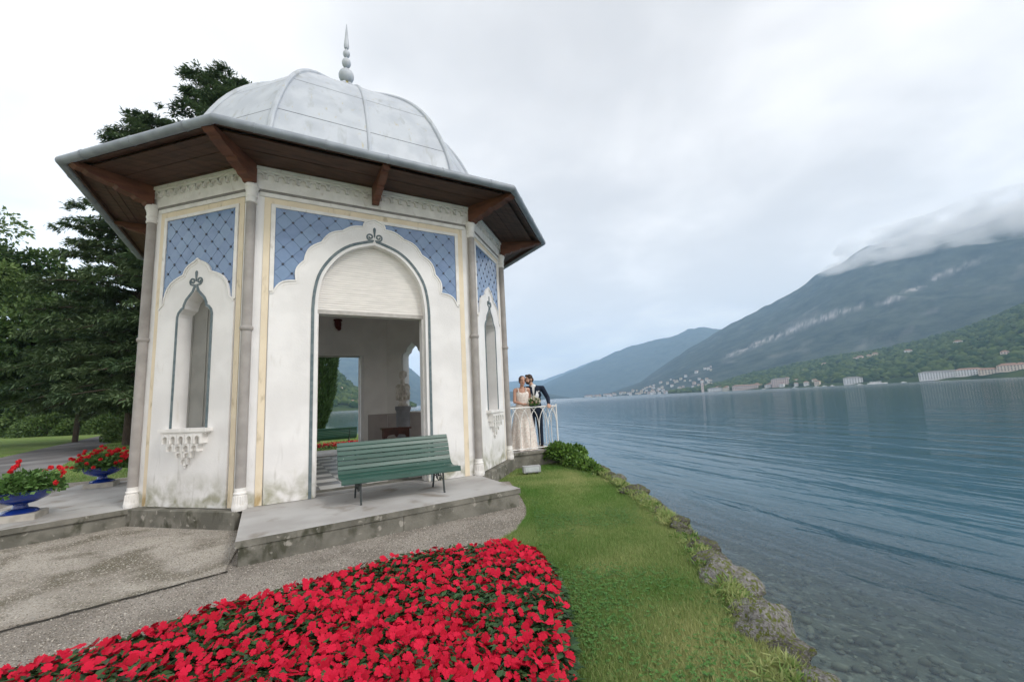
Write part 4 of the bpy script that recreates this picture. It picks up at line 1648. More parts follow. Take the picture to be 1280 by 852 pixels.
# ---- white railing of the lake terrace (pavilion axes: x outwards from the right wide face)
rail = thing('terrace_railing', 'white metal railing of interlaced arches along the lake terrace', 'railing', pav_pt(HB + .12, -HA - .0, TZ), TH)
RH, RL = 1.10, 1.42
def rail_run(p0, d, Ln, first):
    q = lambda s, z: (p0[0] + d[0] * s, p0[1] + d[1] * s, z)
    MB().tube([q(0, RH), q(Ln, RH)], .017, 8).build('handrail', M_rail, rail, True)
    MB().tube([q(0, .07), q(Ln, .07)], .012, 6).build('bottom_rail', M_rail, rail, True)
    for s in ((0, Ln) if first else (Ln,)):
        MB().tube([q(s, 0), q(s, RH + .05)], .018, 8).build('post', M_rail, rail, True)
    cnt = round(Ln / .27)
    w = Ln / cnt
    for k in range(-1, cnt):
        s0 = k * w
        pts = []
        for i in range(15):
            a = math.pi * i / 14
            s = s0 + w - w * math.cos(a)
            if 0 <= s <= Ln:
                pts.append(q(s, .55 + (RH - .55) * math.sin(a)))
        if k >= 0:
            pts = [q(s0, .07)] + pts
        if s0 + 2 * w <= Ln + 1e-6:
            pts.append(q(s0 + 2 * w, .07))
        MB().tube(pts, .0095, 5).build('arch_bar', M_rail, rail, True)


rail_run((0, 0), (1, 0), RL, True)
rail_run((RL, 0), (0, 1), HA * 2 - .1, False)

# small white lantern box on the grass by the terrace
lb = thing('floor_light', 'small grey floodlight box on the grass below the terrace', 'light', (.30, 10.0, GZ + .0), R(12))
MB().box(-.20, .20, -.08, .08, .06, .20).build('housing', mat('grey_box_paint', (.40, .41, .42), (.34, .35, .36), 6, rough=.5), lb)
MB().box(-.16, .16, -.086, -.079, .08, .18).build('lens', mat('dull_glass', (.55, .58, .60), (.45, .48, .5), 8, rough=.2, spec=.6), lb)
for sx in (-.12, .12):
    MB().box(sx - .02, sx + .02, -.05, .05, -.02, .061).build('foot', M_iron, lb)

# ---- sea wall: uneven stones along the lawn's edge
M_rock = []
for k, (a, c) in enumerate((((.20, .19, .18), (.09, .085, .08)), ((.27, .26, .25), (.14, .13, .125)), ((.13, .12, .11), (.07, .065, .06)))):
    M_rock.append(mat('shore_stone', a, c, 7, rough=.95, spec=.15, bump=.9, bscale=14, bdist=.04, stains=[
        ((.115, .135, .026), 6, .46, .62, (1, 1, 1), None, None), ((.40, .39, .37), 13, .60, .70, (1, 1, 1), None, None)]))


def rock_mesh(seed, flat):
    V0, F0 = ICO3
    q = fbm(V0 * 1.1 + seed * 3.7, 4, .55)[:, None]
    q2 = np.abs(fbm(V0 * 2.3 + seed * 1.3 + 5, 4, .6)[:, None] - .5)
    V = V0 * (.58 + 1.0 * q - .95 * q2) * np.array([1, 1, flat])
    return np_mesh('stone', V, F0, M_rock[seed % 3], smooth=False)


rocks = [rock_mesh(k, .55 + .1 * (k % 4)) for k in range(9)]
seawall = thing('sea_wall', 'low rough stone lake wall edging the lawn, mossy and uneven', 'wall', (1.9, 6, LAKE))
inv = Vector(seawall.location)
SP_ = [Vector(p) for p in SHORE[2:14]]
acc = [0]
for i in range(len(SP_) - 1):
    acc.append(acc[-1] + (SP_[i + 1] - SP_[i]).length)


def along(s):
    for i in range(len(SP_) - 1):
        if s <= acc[i + 1]:
            t = (s - acc[i]) / (acc[i + 1] - acc[i])
            d = (SP_[i + 1] - SP_[i]).normalized()
            return SP_[i].lerp(SP_[i + 1], t), d
    return SP_[-1], (SP_[-1] - SP_[-2]).normalized()


s = 0.0
rr_ = random.Random(3)
k = 0
while s < acc[-1] - .3:
    p, d = along(s)
    nn = Vector((d.y, -d.x))
    sz = rr_.choice((.06, .08, .10, .12, .15, .19)) * rr_.uniform(.85, 1.15)
    for z, out in ((GZ + .0, .0), (GZ - .12, .05), (GZ - .22, .08), (GZ - .34, .12), (GZ - .55, .14), (LAKE + .06, .18), (LAKE - .22, .25)):
        off = rr_.uniform(-.05, .05)
        q = p + nn * (out + off) + d * rr_.uniform(-.06, .06)
        if z > GZ - .1 and rr_.random() < .12:
            continue
        o = inst(rocks[rr_.randrange(9)], 'stone', seawall, Vector((q.x, q.y, z + rr_.uniform(-.04, .04))) - inv, (rr_.uniform(-.4, .4), rr_.uniform(-.4, .4), rr_.uniform(0, 6.28)), (sz * rr_.uniform(1, 1.35), sz * rr_.uniform(.85, 1.1), sz * rr_.uniform(.8, 1.15)))
    s += sz * 1.5
b = MB()
for i in range(len(SHORE) - 1):
    if SHORE[i][1] > 18:
        break
core = [(x - .02, y) for x, y in SHORE[0:16]]
v, f = [], []
for x, y in core:
    v += [(x - inv.x, y - inv.y, GZ - .04 - inv.z), (x + .10 - inv.x, y - inv.y, -2.6 - inv.z)]
f = [(2 * i, 2 * i + 1, 2 * i + 3, 2 * i + 2) for i in range(len(core) - 1)]
b.add(v, f)
b.build('core_face', M_rock[2], seawall)
# two pale boulders at the near end of the wall
for nm_, P_, S_, k in (('pale', (1.62, 2.62, GZ + .02), (.15, .13, .13), 1), ('mossy', (1.70, 3.12, GZ - .03), (.19, .13, .12), 0), ('split', (1.76, 2.86, GZ - .10), (.12, .11, .10), 4), ('dark', (1.80, 4.02, GZ - .03), (.16, .11, .11), 2)):
    inst(rocks[k], 'stone', seawall, Vector(P_) - inv, (.2, .1, k * 1.3), S_)

# ---- lawn blades and wall plants
def dist_shore(P):
    best = np.full(len(P), 9e9)
    for i in range(len(SHORE) - 1):
        a, c = np.array(SHORE[i]), np.array(SHORE[i + 1])
        ab = c - a
        t = np.clip(((P - a) @ ab) / (ab @ ab), 0, 1)
        best = np.minimum(best, np.linalg.norm(P - (a + t[:, None] * ab), axis=1))
    return best


BED = [(-3.75, 2.55), (-3.12, 2.78), (-2.70, 3.06), (-2.18, 3.55), (-1.54, 4.12), (-1.05, 4.42), (-.70, 4.54), (-.30, 4.60), (-.02, 4.52), (.20, 4.28), (.30, 3.85), (.32, 3.3), (.27, 2.68), (.19, 2.2), (.05, 1.75), (-.5, 1.7), (-3.6, 1.9)]
M_blade = mat('grass_blades', (.135, .265, .056), (.50, .50, .23), tone=True, rough=.6, spec=.25, translucent=.3)
M_clover = mat('clover_leaves', (.055, .16, .03), (.11, .25, .06), tone=True, rough=.55, spec=.25, translucent=.25)


def blades(n, xr, yr, hmin, hmax, w, keep, dens_fall=0.0):
    P = np.stack([RNG.uniform(*xr, n), RNG.uniform(*yr, n)], 1)
    d = np.linalg.norm(P, axis=1)
    ok = in_poly(P, LAND) & keep(P) & (RNG.random(n) < np.clip((4.0 / np.maximum(d, 1)) ** dens_fall, 0, 1))
    P = P[ok]
    n = len(P)
    patch = fbm(np.concatenate([P * .55, np.zeros((n, 1))], 1), 4)
    dry = fbm(np.concatenate([P * 1.1 + 9, np.ones((n, 1))], 1), 4)
    near_edge = np.clip(1 - dist_shore(P) / .55, 0, 1)
    # a straw-coloured worn patch by the near end of the wall
    straw = np.exp(-(((P[:, 0] - 1.15) / .38) ** 2 + ((P[:, 1] - 2.9) / .7) ** 2)) + .8 * np.exp(-(((P[:, 0] - 1.2) / .22) ** 2 + ((P[:, 1] - 9.2) / 1.2) ** 2)) + .5 * near_edge
    h = RNG.uniform(hmin, hmax, n) * (.6 + .9 * patch) * (1 + .35 * near_edge)
    a = RNG.uniform(0, 6.28, n)
    lean = rand_dirs(n, -.2, .2) * h[:, None] * RNG.uniform(.1, .8, n)[:, None]
    base = np.concatenate([P, np.full((n, 1), GZ - .003)], 1)
    side = np.stack([np.cos(a), np.sin(a), np.zeros(n)], 1) * w * RNG.uniform(.6, 1.4, n)[:, None] * .5
    tip = base + lean + np.array([0, 0, 1.]) * h[:, None]
    V = np.stack([base - side, base + side, tip], 1).reshape(-1, 3)
    F = np.arange(n * 3).reshape(-1, 3)
    tone = np.clip(RNG.normal(.25, .16, n) + (dry - .5) * 1.4 + straw * RNG.uniform(.1, .9, n), 0, 1)
    return np_mesh('grass', V, F, M_blade, np.repeat(tone, 3))


front_keep = lambda P: ~in_poly(P, BED) & ~in_poly(P, gravel_poly) & (P[:, 0] > -.8)
o = inst(blades(480000, (-.5, 2.1), (1.8, 7.0), .022, .062, .0075, front_keep, .7), 'grass')
tag(o, 'short green lawn grass between flower bed and lake wall', 'grass', kind='stuff')
o = inst(blades(200000, (-.6, 2.0), (7.0, 13.5), .025, .055, .009, lambda P: ~in_poly(P, gravel_poly), .4), 'grass')
tag(o, 'short lawn grass below the lake terrace', 'grass', kind='stuff')
o = inst(blades(150000, (-30, -8), (11, 34), .04, .08, .02, lambda P: ~in_poly(P, gravel_poly) & ~in_poly(P, path_poly), .2), 'grass')
tag(o, 'mown lawn grass between the path and the pavilion', 'grass', kind='stuff')
# clover patches
n = 22000
P = np.stack([RNG.uniform(.2, 1.9, n), RNG.uniform(2.2, 8, n)], 1)
cm = fbm(np.concatenate([P * .8 + 3, np.zeros((n, 1))], 1), 3)
ok = in_poly(P, LAND) & front_keep(P) & (cm + RNG.normal(0, .07, n) + .06 * np.exp(-((P[:, 1] - 4.2) / 1.2) ** 2) > .60) & (dist_shore(P) > .15) & (RNG.random(n) < np.clip(4.2 / P[:, 1], 0, 1))
P = P[ok]
n = len(P)
Pz = np.concatenate([P, GZ + RNG.uniform(.02, .05, (n, 1))], 1)
parts = []
a0 = RNG.uniform(0, 6.28, n)
for q in range(3):
    a = a0 + q * 2.094
    D = np.stack([np.cos(a), np.sin(a), RNG.uniform(-.1, .3, n)], 1)
    parts.append(leaf_arrays(Pz, D, np.tile([0, 0, 1.], (n, 1)) + rand_dirs(n) * .3, RNG.uniform(.012, .024, n), RNG.uniform(.012, .022, n)))
V, F, T = cat_arrays(parts)
o = inst(np_mesh('clover', V, F, M_clover, T), 'clover')
tag(o, 'dark green clover patches in the lawn beside the red flower bed', 'clover', kind='stuff')
# tufts and creeping plants on the wall
tp = []
for k in range(4200):
    s = RNG.uniform(0, acc[-1])
    p, d = along(s)
    nn = Vector((d.y, -d.x))
    if fbm(np.array([s * .9, 1.3, 0]), 3) < .40:
        continue
    o_ = RNG.normal(.02, .10)
    m_ = 10
    c = np.array((p.x + nn.x * o_, p.y + nn.y * o_, GZ + .05 - max(0, o_) * 1.0))
    dd = unit(rand_dirs(m_, .0, 1) + np.array([.25, -.1, 0]))
    tp.append(leaf_arrays(np.tile(c, (m_, 1)), dd, rand_dirs(m_), RNG.uniform(.04, .11, m_), RNG.uniform(.006, .016, m_), np.clip(RNG.normal(.35, .2) + RNG.random(m_) * .3, 0, 1), .2))
V, F, T = cat_arrays(tp)
o = inst(np_mesh('wall_grass', V, F, M_blade, T), 'wall_grass')
tag(o, 'long grass tufts growing over the rough lake wall', 'grass', kind='stuff')

tp = []
for k in range(420):
    s = RNG.uniform(0, acc[-1])
    p, d = along(s)
    nn = Vector((d.y, -d.x))
    if fbm(np.array([s * 1.3 + 4, 2.3, 0]), 3) < .47:
        continue
    o_ = RNG.normal(.0, .09)
    m_ = 26
    c = np.array((p.x + nn.x * o_, p.y + nn.y * o_, GZ + .03 - max(0, o_) * .8))
    dd = rand_dirs(m_, .0, 1)
    P = c + dd * RNG.random((m_, 1)) * .09
    tp.append(leaf_arrays(P, unit(dd + rand_dirs(m_) * .7), rand_dirs(m_, .2, 1), RNG.uniform(.02, .05, m_), RNG.uniform(.012, .028, m_), np.clip(RNG.normal(.25, .2) + RNG.random(m_) * .4, 0, 1), .1))
V, F, T = cat_arrays(tp)
o = inst(np_mesh('wall_weeds', V, F, M_ivy, T), 'wall_weeds')
tag(o, 'small leafy weeds creeping over the rough lake wall stones', 'weeds', kind='stuff')

# ================================================================== FLOWER BED
bedt = thing('flower_bed', 'dense bed of red flowers with dark green leaves in front of the pavilion', 'flower bed', (-1.4, 3.0, GZ))
bi = np.array(bedt.location)
MB().prism([(x - bi[0], y - bi[1]) for x, y in BED], -.05, .03).build('soil', M_soil, bedt)


def bed_edge(P):
    best = np.full(len(P), 9e9)
    for i in range(len(BED)):
        a, c = np.array(BED[i]), np.array(BED[(i + 1) % len(BED)])
        ab = c - a
        t = np.clip(((P - a) @ ab) / (ab @ ab), 0, 1)
        best = np.minimum(best, np.linalg.norm(P - (a + t[:, None] * ab), axis=1))
    return best


def canopy(P):
    """height of the leaf canopy above the soil"""
    e = np.clip(bed_edge(P) / .22, 0, 1)
    return .10 + .20 * np.sqrt(1 - (1 - e) ** 2) + .07 * (fbm(np.concatenate([P * 2.2, np.zeros((len(P), 1))], 1), 4) - .5)


n = 75000
P = np.stack([RNG.uniform(-3.8, .36, n), RNG.uniform(1.65, 4.65, n)], 1)
P = P[in_poly(P, BED)][:34000]
n = len(P)
z = canopy(P) + .005 - RNG.random(n) ** 1.3 * .15
P3 = np.concatenate([P - bi[:2], z[:, None]], 1)
a = RNG.uniform(0, 6.28, n)
D = np.stack([np.cos(a), np.sin(a), RNG.uniform(-.35, .45, n)], 1)
Nn = np.tile([0, 0, 1.], (n, 1)) + rand_dirs(n) * .55
V, F, T = leaf_arrays(P3, D, Nn, RNG.uniform(.055, .095, n), RNG.uniform(.022, .036, n), droop=.12)
inst(np_mesh('foliage', V, F, M_leaf, T), 'foliage', bedt)['kind'] = 'stuff'


def blossom_arrays(seed):
    """five rounded, slightly cupped petals"""
    rg = np.random.default_rng(seed)
    V, F = [], []
    for q in range(5):
        a = q * 2 * math.pi / 5 + rg.uniform(-.1, .1)
        sz = rg.uniform(.92, 1.08)
        k = len(V)
        ca, sa = math.cos(a), math.sin(a)
        lift = rg.uniform(-.06, .10)
        for x, y, zz_ in ((0, 0, 0), (.45, -.36, .05), (.84, -.44, .04), (1.02, -.16, .0), (.94, 0, -.02), (1.02, .16, .0), (.84, .44, .04), (.45, .36, .05)):
            V.append(((x * ca - y * sa) * sz, (x * sa + y * ca) * sz, zz_ + lift * x + .004 * q))
        F += [(k, k + 1, k + 2, k + 3), (k, k + 3, k + 4, k + 5), (k, k + 5, k + 6, k + 7)]
    return np.array(V), np.array(F)


n = 30000
Pc = np.stack([RNG.uniform(-3.8, .36, n), RNG.uniform(1.65, 4.65, n)], 1)
Pc = Pc[in_poly(Pc, BED)]
den = fbm(np.concatenate([Pc * 1.6 + 4, np.zeros((len(Pc), 1))], 1), 3)
keep_, cell = [], {}
for i, p in enumerate(Pc):                # blue-noise thinning, a little looser where the bed is leafy
    r_ = .0255 + .024 * max(0, .55 - den[i]) * 3
    ix, iy = int(p[0] // .08), int(p[1] // .08)
    if any((p[0] - q[0]) ** 2 + (p[1] - q[1]) ** 2 < r_ * r_ for dx in (-1, 0, 1) for dy in (-1, 0, 1) for q in cell.get((ix + dx, iy + dy), ())):
        continue
    cell.setdefault((ix, iy), []).append(p)
    keep_.append(p)
Pc = np.array(keep_)
n = len(Pc)
zc = canopy(Pc) + RNG.uniform(-.02, .045, n)
tilt = rand_dirs(n, .55, 1.0)
e_out = np.clip(1 - bed_edge(Pc) / .18, 0, 1)
ctr = np.array([-1.3, 3.1])
outd = unit(Pc - ctr)
tilt = unit(tilt + np.concatenate([outd * e_out[:, None] * 1.1, np.zeros((n, 1))], 1) + np.array([0, -.25, 0]))
size = RNG.uniform(.0175, .0325, n)
order = np.argsort(np.hypot(Pc[:, 0], Pc[:, 1]) + np.where(Pc[:, 1] < 2.25, 5, 0))
bl_me = []
for k in range(6):
    V, F = blossom_arrays(k)
    me = np_mesh('blossom', V, F, M_redpetal, np.full(len(V), k / 5), smooth=False)
    bl_me.append(me)
for j, i in enumerate(order[:300]):
    q = Vector(tilt[i]).to_track_quat('Z', 'Y').to_euler()
    o = inst(bl_me[j % 6], 'blossom', bedt, (Pc[i, 0] - bi[0], Pc[i, 1] - bi[1], zc[i]), (q.x, q.y, q.z), float(size[i]))
rest = order[300:]
Vs, Fs, Ts = [], [], []
k = 0
BA = [blossom_arrays(q) for q in range(6)]
for j, i in enumerate(rest):
    V, F = BA[j % 6]
    m3 = np.array(Vector(tilt[i]).to_track_quat('Z', 'Y').to_matrix() @ Matrix.Rotation(j * 1.7, 3, 'Z'))
    Vs.append(V @ m3.T * size[i] + np.array([Pc[i, 0] - bi[0], Pc[i, 1] - bi[1], zc[i]]))
    Fs.append(F + k)
    Ts.append(np.full(len(V), RNG.random()))
    k += len(V)
inst(np_mesh('more_blossoms', np.concatenate(Vs), np.concatenate(Fs), M_redpetal, np.concatenate(Ts)), 'more_blossoms', bedt)['kind'] = 'stuff'

# a strip of red flowers and a low edge beyond the far doorway
fs = thing('flower_strip', 'narrow strip of red flowers on the ground beneath the far bench', 'flower bed', (-7.7, 18.2, GZ), R(30))
n = 900
P = np.stack([RNG.uniform(-1.6, 1.6, n), RNG.uniform(-.35, .35, n), RNG.uniform(.05, .26, n)], 1)
V, F, T = leaf_arrays(P, rand_dirs(n, -.2, .6), rand_dirs(n, .4, 1), RNG.uniform(.06, .10, n), RNG.uniform(.03, .05, n))
inst(np_mesh('foliage', V, F, M_leaf, T), 'foliage', fs)['kind'] = 'stuff'
n = 900
P = np.stack([RNG.uniform(-1.6, 1.6, n), RNG.uniform(-.38, .38, n), RNG.uniform(.18, .32, n)], 1)
V, F, T = leaf_arrays(P, rand_dirs(n, -.2, .4), rand_dirs(n, .4, 1), np.full(n, .075), np.full(n, .075))
inst(np_mesh('blossoms', V, F, M_redpetal, T), 'blossoms', fs)['kind'] = 'stuff'

# ================================================================== TREES AND SHRUBS
def limb_path(p0, p1, sag, n=6):
    p0, p1 = Vector(p0), Vector(p1)
    return [tuple(p0.lerp(p1, i / n) + Vector((0, 0, sag * math.sin(math.pi * i / n)))) for i in range(n + 1)]


def broadleaf(name, label, loc, h, rx, ry, seed, n_leaf, leaf=.22, m=None, group=None, low=.06, lobes=60, cat='tree'):
    rg = np.random.default_rng(seed)
    t = thing(name, label, cat, loc, group=group)
    b = MB()
    b.tube([(0, 0, -.3), (.05, 0, h * .2), (-.1, .1, h * .45), (.1, 0, h * .8)], [h * .028, h * .022, h * .016, h * .004], 10)
    for k in range(9):
        a = k * 2.4
        z = h * rg.uniform(.2, .6)
        b.tube(limb_path((0, 0, z), (math.cos(a) * rx * .75, math.sin(a) * ry * .75, z + h * rg.uniform(.05, .25)), h * .02), [h * .009 * (1 - i / 8) for i in range(7)], 6)
    b.build('trunk', M_bark, t, True)
    parts = []
    per = n_leaf // lobes
    for k in range(lobes):
        d = rand_dirs(1, -.95, 1)[0]
        rr = rg.uniform(.45, .98)
        cz = h * (low + (1 - low) * .5) + d[2] * rr * h * (1 - low) * .46
        prof = math.sqrt(max(.05, 1 - ((cz / h - .42) / .62) ** 2))
        c = np.array((d[0] * rr * rx * prof, d[1] * rr * ry * prof, cz))
        cr_ = rg.uniform(.10, .20) * (rx + ry) / 2 * 1.35
        dd = rand_dirs(per)
        P = c + dd * (cr_ * rg.random(per) ** .42)[:, None] * np.array([1.1, 1.1, .72])
        P[:, 2] = np.maximum(P[:, 2], max(.05, low * h * .8))
        D = unit(dd + rand_dirs(per) * .8 + np.array([0, 0, -.25]))
        Nn = unit(np.array([0, 0, 1.]) + rand_dirs(per) * .9)
        tone = np.clip(rg.normal(.42 + .25 * rg.normal(), .22, per), 0, 1)
        parts.append(leaf_arrays(P, D, Nn, rg.uniform(.7, 1.3, per) * leaf, rg.uniform(.45, .75, per) * leaf, tone))
    V, F, T = cat_arrays(parts)
    inst(np_mesh('crown', V, F, m or M_broad, T), 'crown', t)
    return t


def conifer(name, label, loc, h, rmax, seed, n_br, m=None, tuft=26, group=None, low=.06):
    """cedar-like tree: whorls of long flat drooping branches carrying needle sprays"""
    rg = np.random.default_rng(seed)
    t = thing(name, label, 'tree', loc, group=group)
    b = MB()
    b.tube([(0, 0, -.3), (.1, .05, h * .3), (-.1, .1, h * .65), (0, 0, h * .98)], [h * .016, h * .013, h * .008, h * .002], 10)
    parts = []
    for k in range(n_br):
        u = (k + rg.random()) / n_br
        z = h * (low + (.99 - low) * u)
        a = k * 2.399 + rg.normal(0, .35)
        L_ = rmax * (1 - u) ** .48 * rg.uniform(.62, 1.08) + .6
        rise = rg.uniform(-.12, .14) * L_ - .25 * max(0, .12 - u) * L_
        end = Vector((math.cos(a) * L_, math.sin(a) * L_, z + rise))
        path = limb_path((0, 0, z), end, L_ * .10, 7)
        b.tube(path, [max(.012, h * .006 * (1 - i / 7.5) * (1.2 - u)) for i in range(8)], 5)
        ns_ = int(6 + L_ * 4.6)
        s = rg.uniform(.18, 1.0, ns_)
        pp = np.array(path)
        idx = np.clip(s * 7, 0, 6.999)
        i0 = idx.astype(int)
        fr = (idx - i0)[:, None]
        base = pp[i0] * (1 - fr) + pp[i0 + 1] * fr
        side = np.array([-math.sin(a), math.cos(a), 0])
        out = np.array([math.cos(a), math.sin(a), 0])
        spread = L_ * .34 * (1 - .55 * s)
        off = rg.uniform(-1, 1, ns_)[:, None] * spread[:, None] * side + rg.normal(0, .10, (ns_, 3)) * np.array([1, 1, .8])
        c = base + off + out * (np.abs(off @ side) * .35)[:, None]
        tone_b = rg.normal(.42, .18)
        for q in range(ns_):
            mloc = tuft
            dd = unit(out * .8 + side * rg.normal(0, .7) + np.array([0, 0, -.1]) + rand_dirs(mloc) * .75)
            P = c[q] + rand_dirs(mloc) * rg.random((mloc, 1)) * np.array([.42, .42, .13])
            tone = np.clip(tone_b + rg.normal(0, .15) + .15 * (rg.random(mloc) - .5), 0, 1)
            parts.append(leaf_arrays(P, dd, np.array([0, 0, 1.]) + rand_dirs(mloc) * .6, rg.uniform(.24, .44, mloc), rg.uniform(.055, .10, mloc), tone, .12))
    b.build('trunk', M_bark, t, True)
    V, F, T = cat_arrays(parts)
    inst(np_mesh('crown', V, F, m or M_conif, T), 'crown', t)
    return t


conifer('cedar_tree', 'tallest dark cedar, its top showing beside the pavilion dome', (-19.6, 27.5, GZ), 26.0, 7.0, 5, 170, tuft=34)
conifer('cedar_tree', 'broad dark cedar left of the pavilion, its top above the eaves', (-26.1, 29.0, GZ), 24.0, 5.6, 7, 170, tuft=34, low=.10)
conifer('cedar_tree', 'low dark conifer between the cedars and the leafy tree by the path', (-38.5, 37.5, GZ), 13.0, 5.5, 6, 100, tuft=34, low=.20)
broadleaf('leafy_tree', 'large dark broadleaf tree left of the garden path', (-45.5, 34.5, GZ), 20.0, 9.8, 8.0, 8, 46000, .42, low=.13, lobes=95)
broadleaf('leafy_tree', 'dark broadleaf tree standing behind the hedge at the path end', (-60.0, 64.0, GZ), 17.0, 9.0, 7.0, 12, 16000, .55, low=.02, lobes=60)
broadleaf('leafy_tree', 'dark broadleaf tree far behind the conifers', (-46.0, 62.0, GZ), 19.0, 9.0, 7.0, 14, 16000, .55, low=.02, lobes=60)
broadleaf('leafy_tree', 'broad dark tree beside the far lawn, beyond the hedge', (-82.0, 70.0, GZ), 18.0, 11.0, 8.0, 15, 15000, .6, low=.02, lobes=60)

broadleaf('leafy_tree', 'rounded green tree filling the gap behind the hedge', (-71.5, 67.0, GZ), 13.0, 8.0, 6.0, 17, 14000, .55, low=.0, lobes=55)


def shrub(name, label, loc, h, rx, ry, seed, n_leaf, leaf, m, cat='shrub', group=None):
    rg = np.random.default_rng(seed)
    t = thing(name, label, cat, loc, group=group)
    b = MB()
    for k in range(6):
        a = k * 1.05 + .3
        b.tube([(0, 0, -.05), (math.cos(a) * rx * .3, math.sin(a) * ry * .3, h * .4), (math.cos(a) * rx * .6, math.sin(a) * ry * .6, h * .75)], [.04 * h ** .5, .03 * h ** .5, .01], 5)
    b.build('stem', M_bark, t)
    d = rand_dirs(n_leaf, 0, 1)
    lump = .72 + .5 * fbm(d * 2.3 + seed, 4)
    rr = lump * (.62 + .38 * rg.random(n_leaf) ** .5)
    P = d * rr[:, None] * np.array([rx, ry, h])
    D = unit(d + rand_dirs(n_leaf) * .8)
    tone = np.clip(fbm(P * .9 + seed, 3) * 1.2 - .15 + rg.normal(0, .16, n_leaf), 0, 1)
    V, F, T = leaf_arrays(P, D, unit(np.array([0, 0, .8]) + rand_dirs(n_leaf)), rg.uniform(.7, 1.3, n_leaf) * leaf, rg.uniform(.4, .7, n_leaf) * leaf, tone)
    inst(np_mesh('foliage', V, F, m, T), 'foliage', t)
    return t


HL = ['broad green hedge shrub farthest along the lawn from the path', 'rounded green hedge shrub under the large broadleaf tree', 'tallest rounded shrub of the hedge beside the lawn', 'lower pale green hedge shrub between taller shrub and path', 'small rounded hedge shrub where the path ends']
hg = 'rounded shrubs of the hedge across the lawn'
for i, (x, y, h, rx, ry) in enumerate(((-86, 69, 6.0, 8, 3), (-75, 65, 3.4, 5.5, 3), (-66.5, 61, 3.3, 4.8, 3), (-60.5, 60, 2.4, 4.0, 2.6), (-56, 59, 2.6, 3.4, 2.4))):
    shrub('hedge_shrub', HL[i], (x, y, GZ), h, rx, ry, 30 + i, 7000, .34, M_hedge, group=hg)
shrub('dark_shrub', 'dark low shrub at the foot of the cedar beside the path', (-30.5, 35.5, GZ), 2.6, 3.2, 2.4, 41, 7000, .24, M_broad)
shrub('bright_shrub', 'small yellowish green shrub where the path meets the hedge', (-51.5, 57.5, GZ), 2.2, 1.8, 1.5, 42, 2600, .26, mat('bright_foliage', (.10, .15, .03), (.20, .26, .06), tone=True, rough=.55, translucent=.2))
ivy = thing('ivy_bush', 'bright green leafy ivy spilling over the wall below the terrace railing', 'shrub', (1.15, 11.25, GZ))
parts = []
for cx_, cy_, cz_, r_, n_ in ((-.12, .05, .30, .30, 700), (.12, -.1, .22, .34, 800), (.30, -.45, .10, .30, 600), (.42, -.85, .05, .26, 450), (.52, -1.25, .02, .20, 300), (-.30, .15, .22, .24, 400), (.36, .0, .25, .26, 500), (.60, -1.7, .0, .15, 160)):
    d = rand_dirs(n_, -.3, 1)
    P = np.array((cx_, cy_, cz_)) + d * r_ * (.6 + .4 * RNG.random((n_, 1))) * np.array([1, 1, .8])
    parts.append(leaf_arrays(P, unit(d + rand_dirs(n_) * .7), unit(d + rand_dirs(n_) * .5), RNG.uniform(.06, .11, n_), RNG.uniform(.045, .075, n_)))
V, F, T = cat_arrays(parts)
inst(np_mesh('foliage', V, F, M_ivy, T), 'foliage', ivy)
MB().tube([(0, 0, -.3), (.1, -.2, .1), (.4, -.9, .05)], .02, 5).build('stem', M_bark, ivy)

cyp = thing('cypress_tree', 'narrow dark cypress seen through both doorways', 'tree', (-10.6, 23.0, GZ))
MB().tube([(0, 0, -.3), (0, 0, 3), (0, 0, 9)], [.13, .1, .02], 8).build('trunk', M_bark, cyp, True)
n = 26000
z = RNG.random(n) ** .8 * 9.2 + .5
prof = np.interp(z, [.5, 1.2, 2.5, 4.5, 6.5, 8.5, 9.8], [.25, .50, .80, .95, .80, .45, .05])
a = RNG.uniform(0, 6.28, n)
lump = .80 + .45 * fbm(np.stack([np.cos(a) * 2, np.sin(a) * 2, z * 1.1], 1), 4)
rr = prof * lump * (.55 + .45 * RNG.random(n) ** .4)
P = np.stack([rr * np.cos(a), rr * np.sin(a), z], 1)
D = unit(np.stack([np.cos(a) * .5, np.sin(a) * .5, np.full(n, .9)], 1) + rand_dirs(n) * .4)
V, F, T = leaf_arrays(P, D, rand_dirs(n), RNG.uniform(.14, .26, n), RNG.uniform(.04, .08, n), np.clip(lump - .5 + RNG.normal(0, .2, n), 0, 1))
inst(np_mesh('crown', V, F, M_cypress, T), 'crown', cyp)

# two slim posts with a chain beside the far path
pst = thing('path_barrier', 'small pale metal barrier of slim posts beside the far path', 'barrier', (-38.6, 42.0, GZ), R(50))
for sx in (-.7, 0, .7):
    MB().tube([(sx, 0, 0), (sx + .12, 0, 1.5)], .045, 6).build('post', M_plinth, pst)
MB().tube([(-.6, 0, 1.1), (-.25, 0, .95), (.12, 0, 1.15), (.45, 0, .95), (.8, 0, 1.1)], .03, 5).build('chain', M_plinth, pst)

# ================================================================== FAR SHORE BUILDINGS
def wallmat(nm, c):
    return mat(nm, c, tuple(x * .88 for x in c), .2, rough=.9, spec=.1)


M_bw, M_bp, M_bo, M_bc = wallmat('white_render', (.72, .70, .68)), wallmat('pink_render', (.60, .48, .43)), wallmat('peach_render', (.66, .56, .46)), wallmat('cream_render', (.66, .60, .48))
M_roof = mat('terracotta_roof', (.27, .17, .125), (.22, .14, .105), .4, rough=.9)
M_roofg = mat('grey_roof', (.20, .19, .19), (.16, .155, .15), .4, rough=.9)
M_winfar = mat('far_window', (.05, .055, .06), (.08, .085, .09), 2, rough=.3, spec=.5)


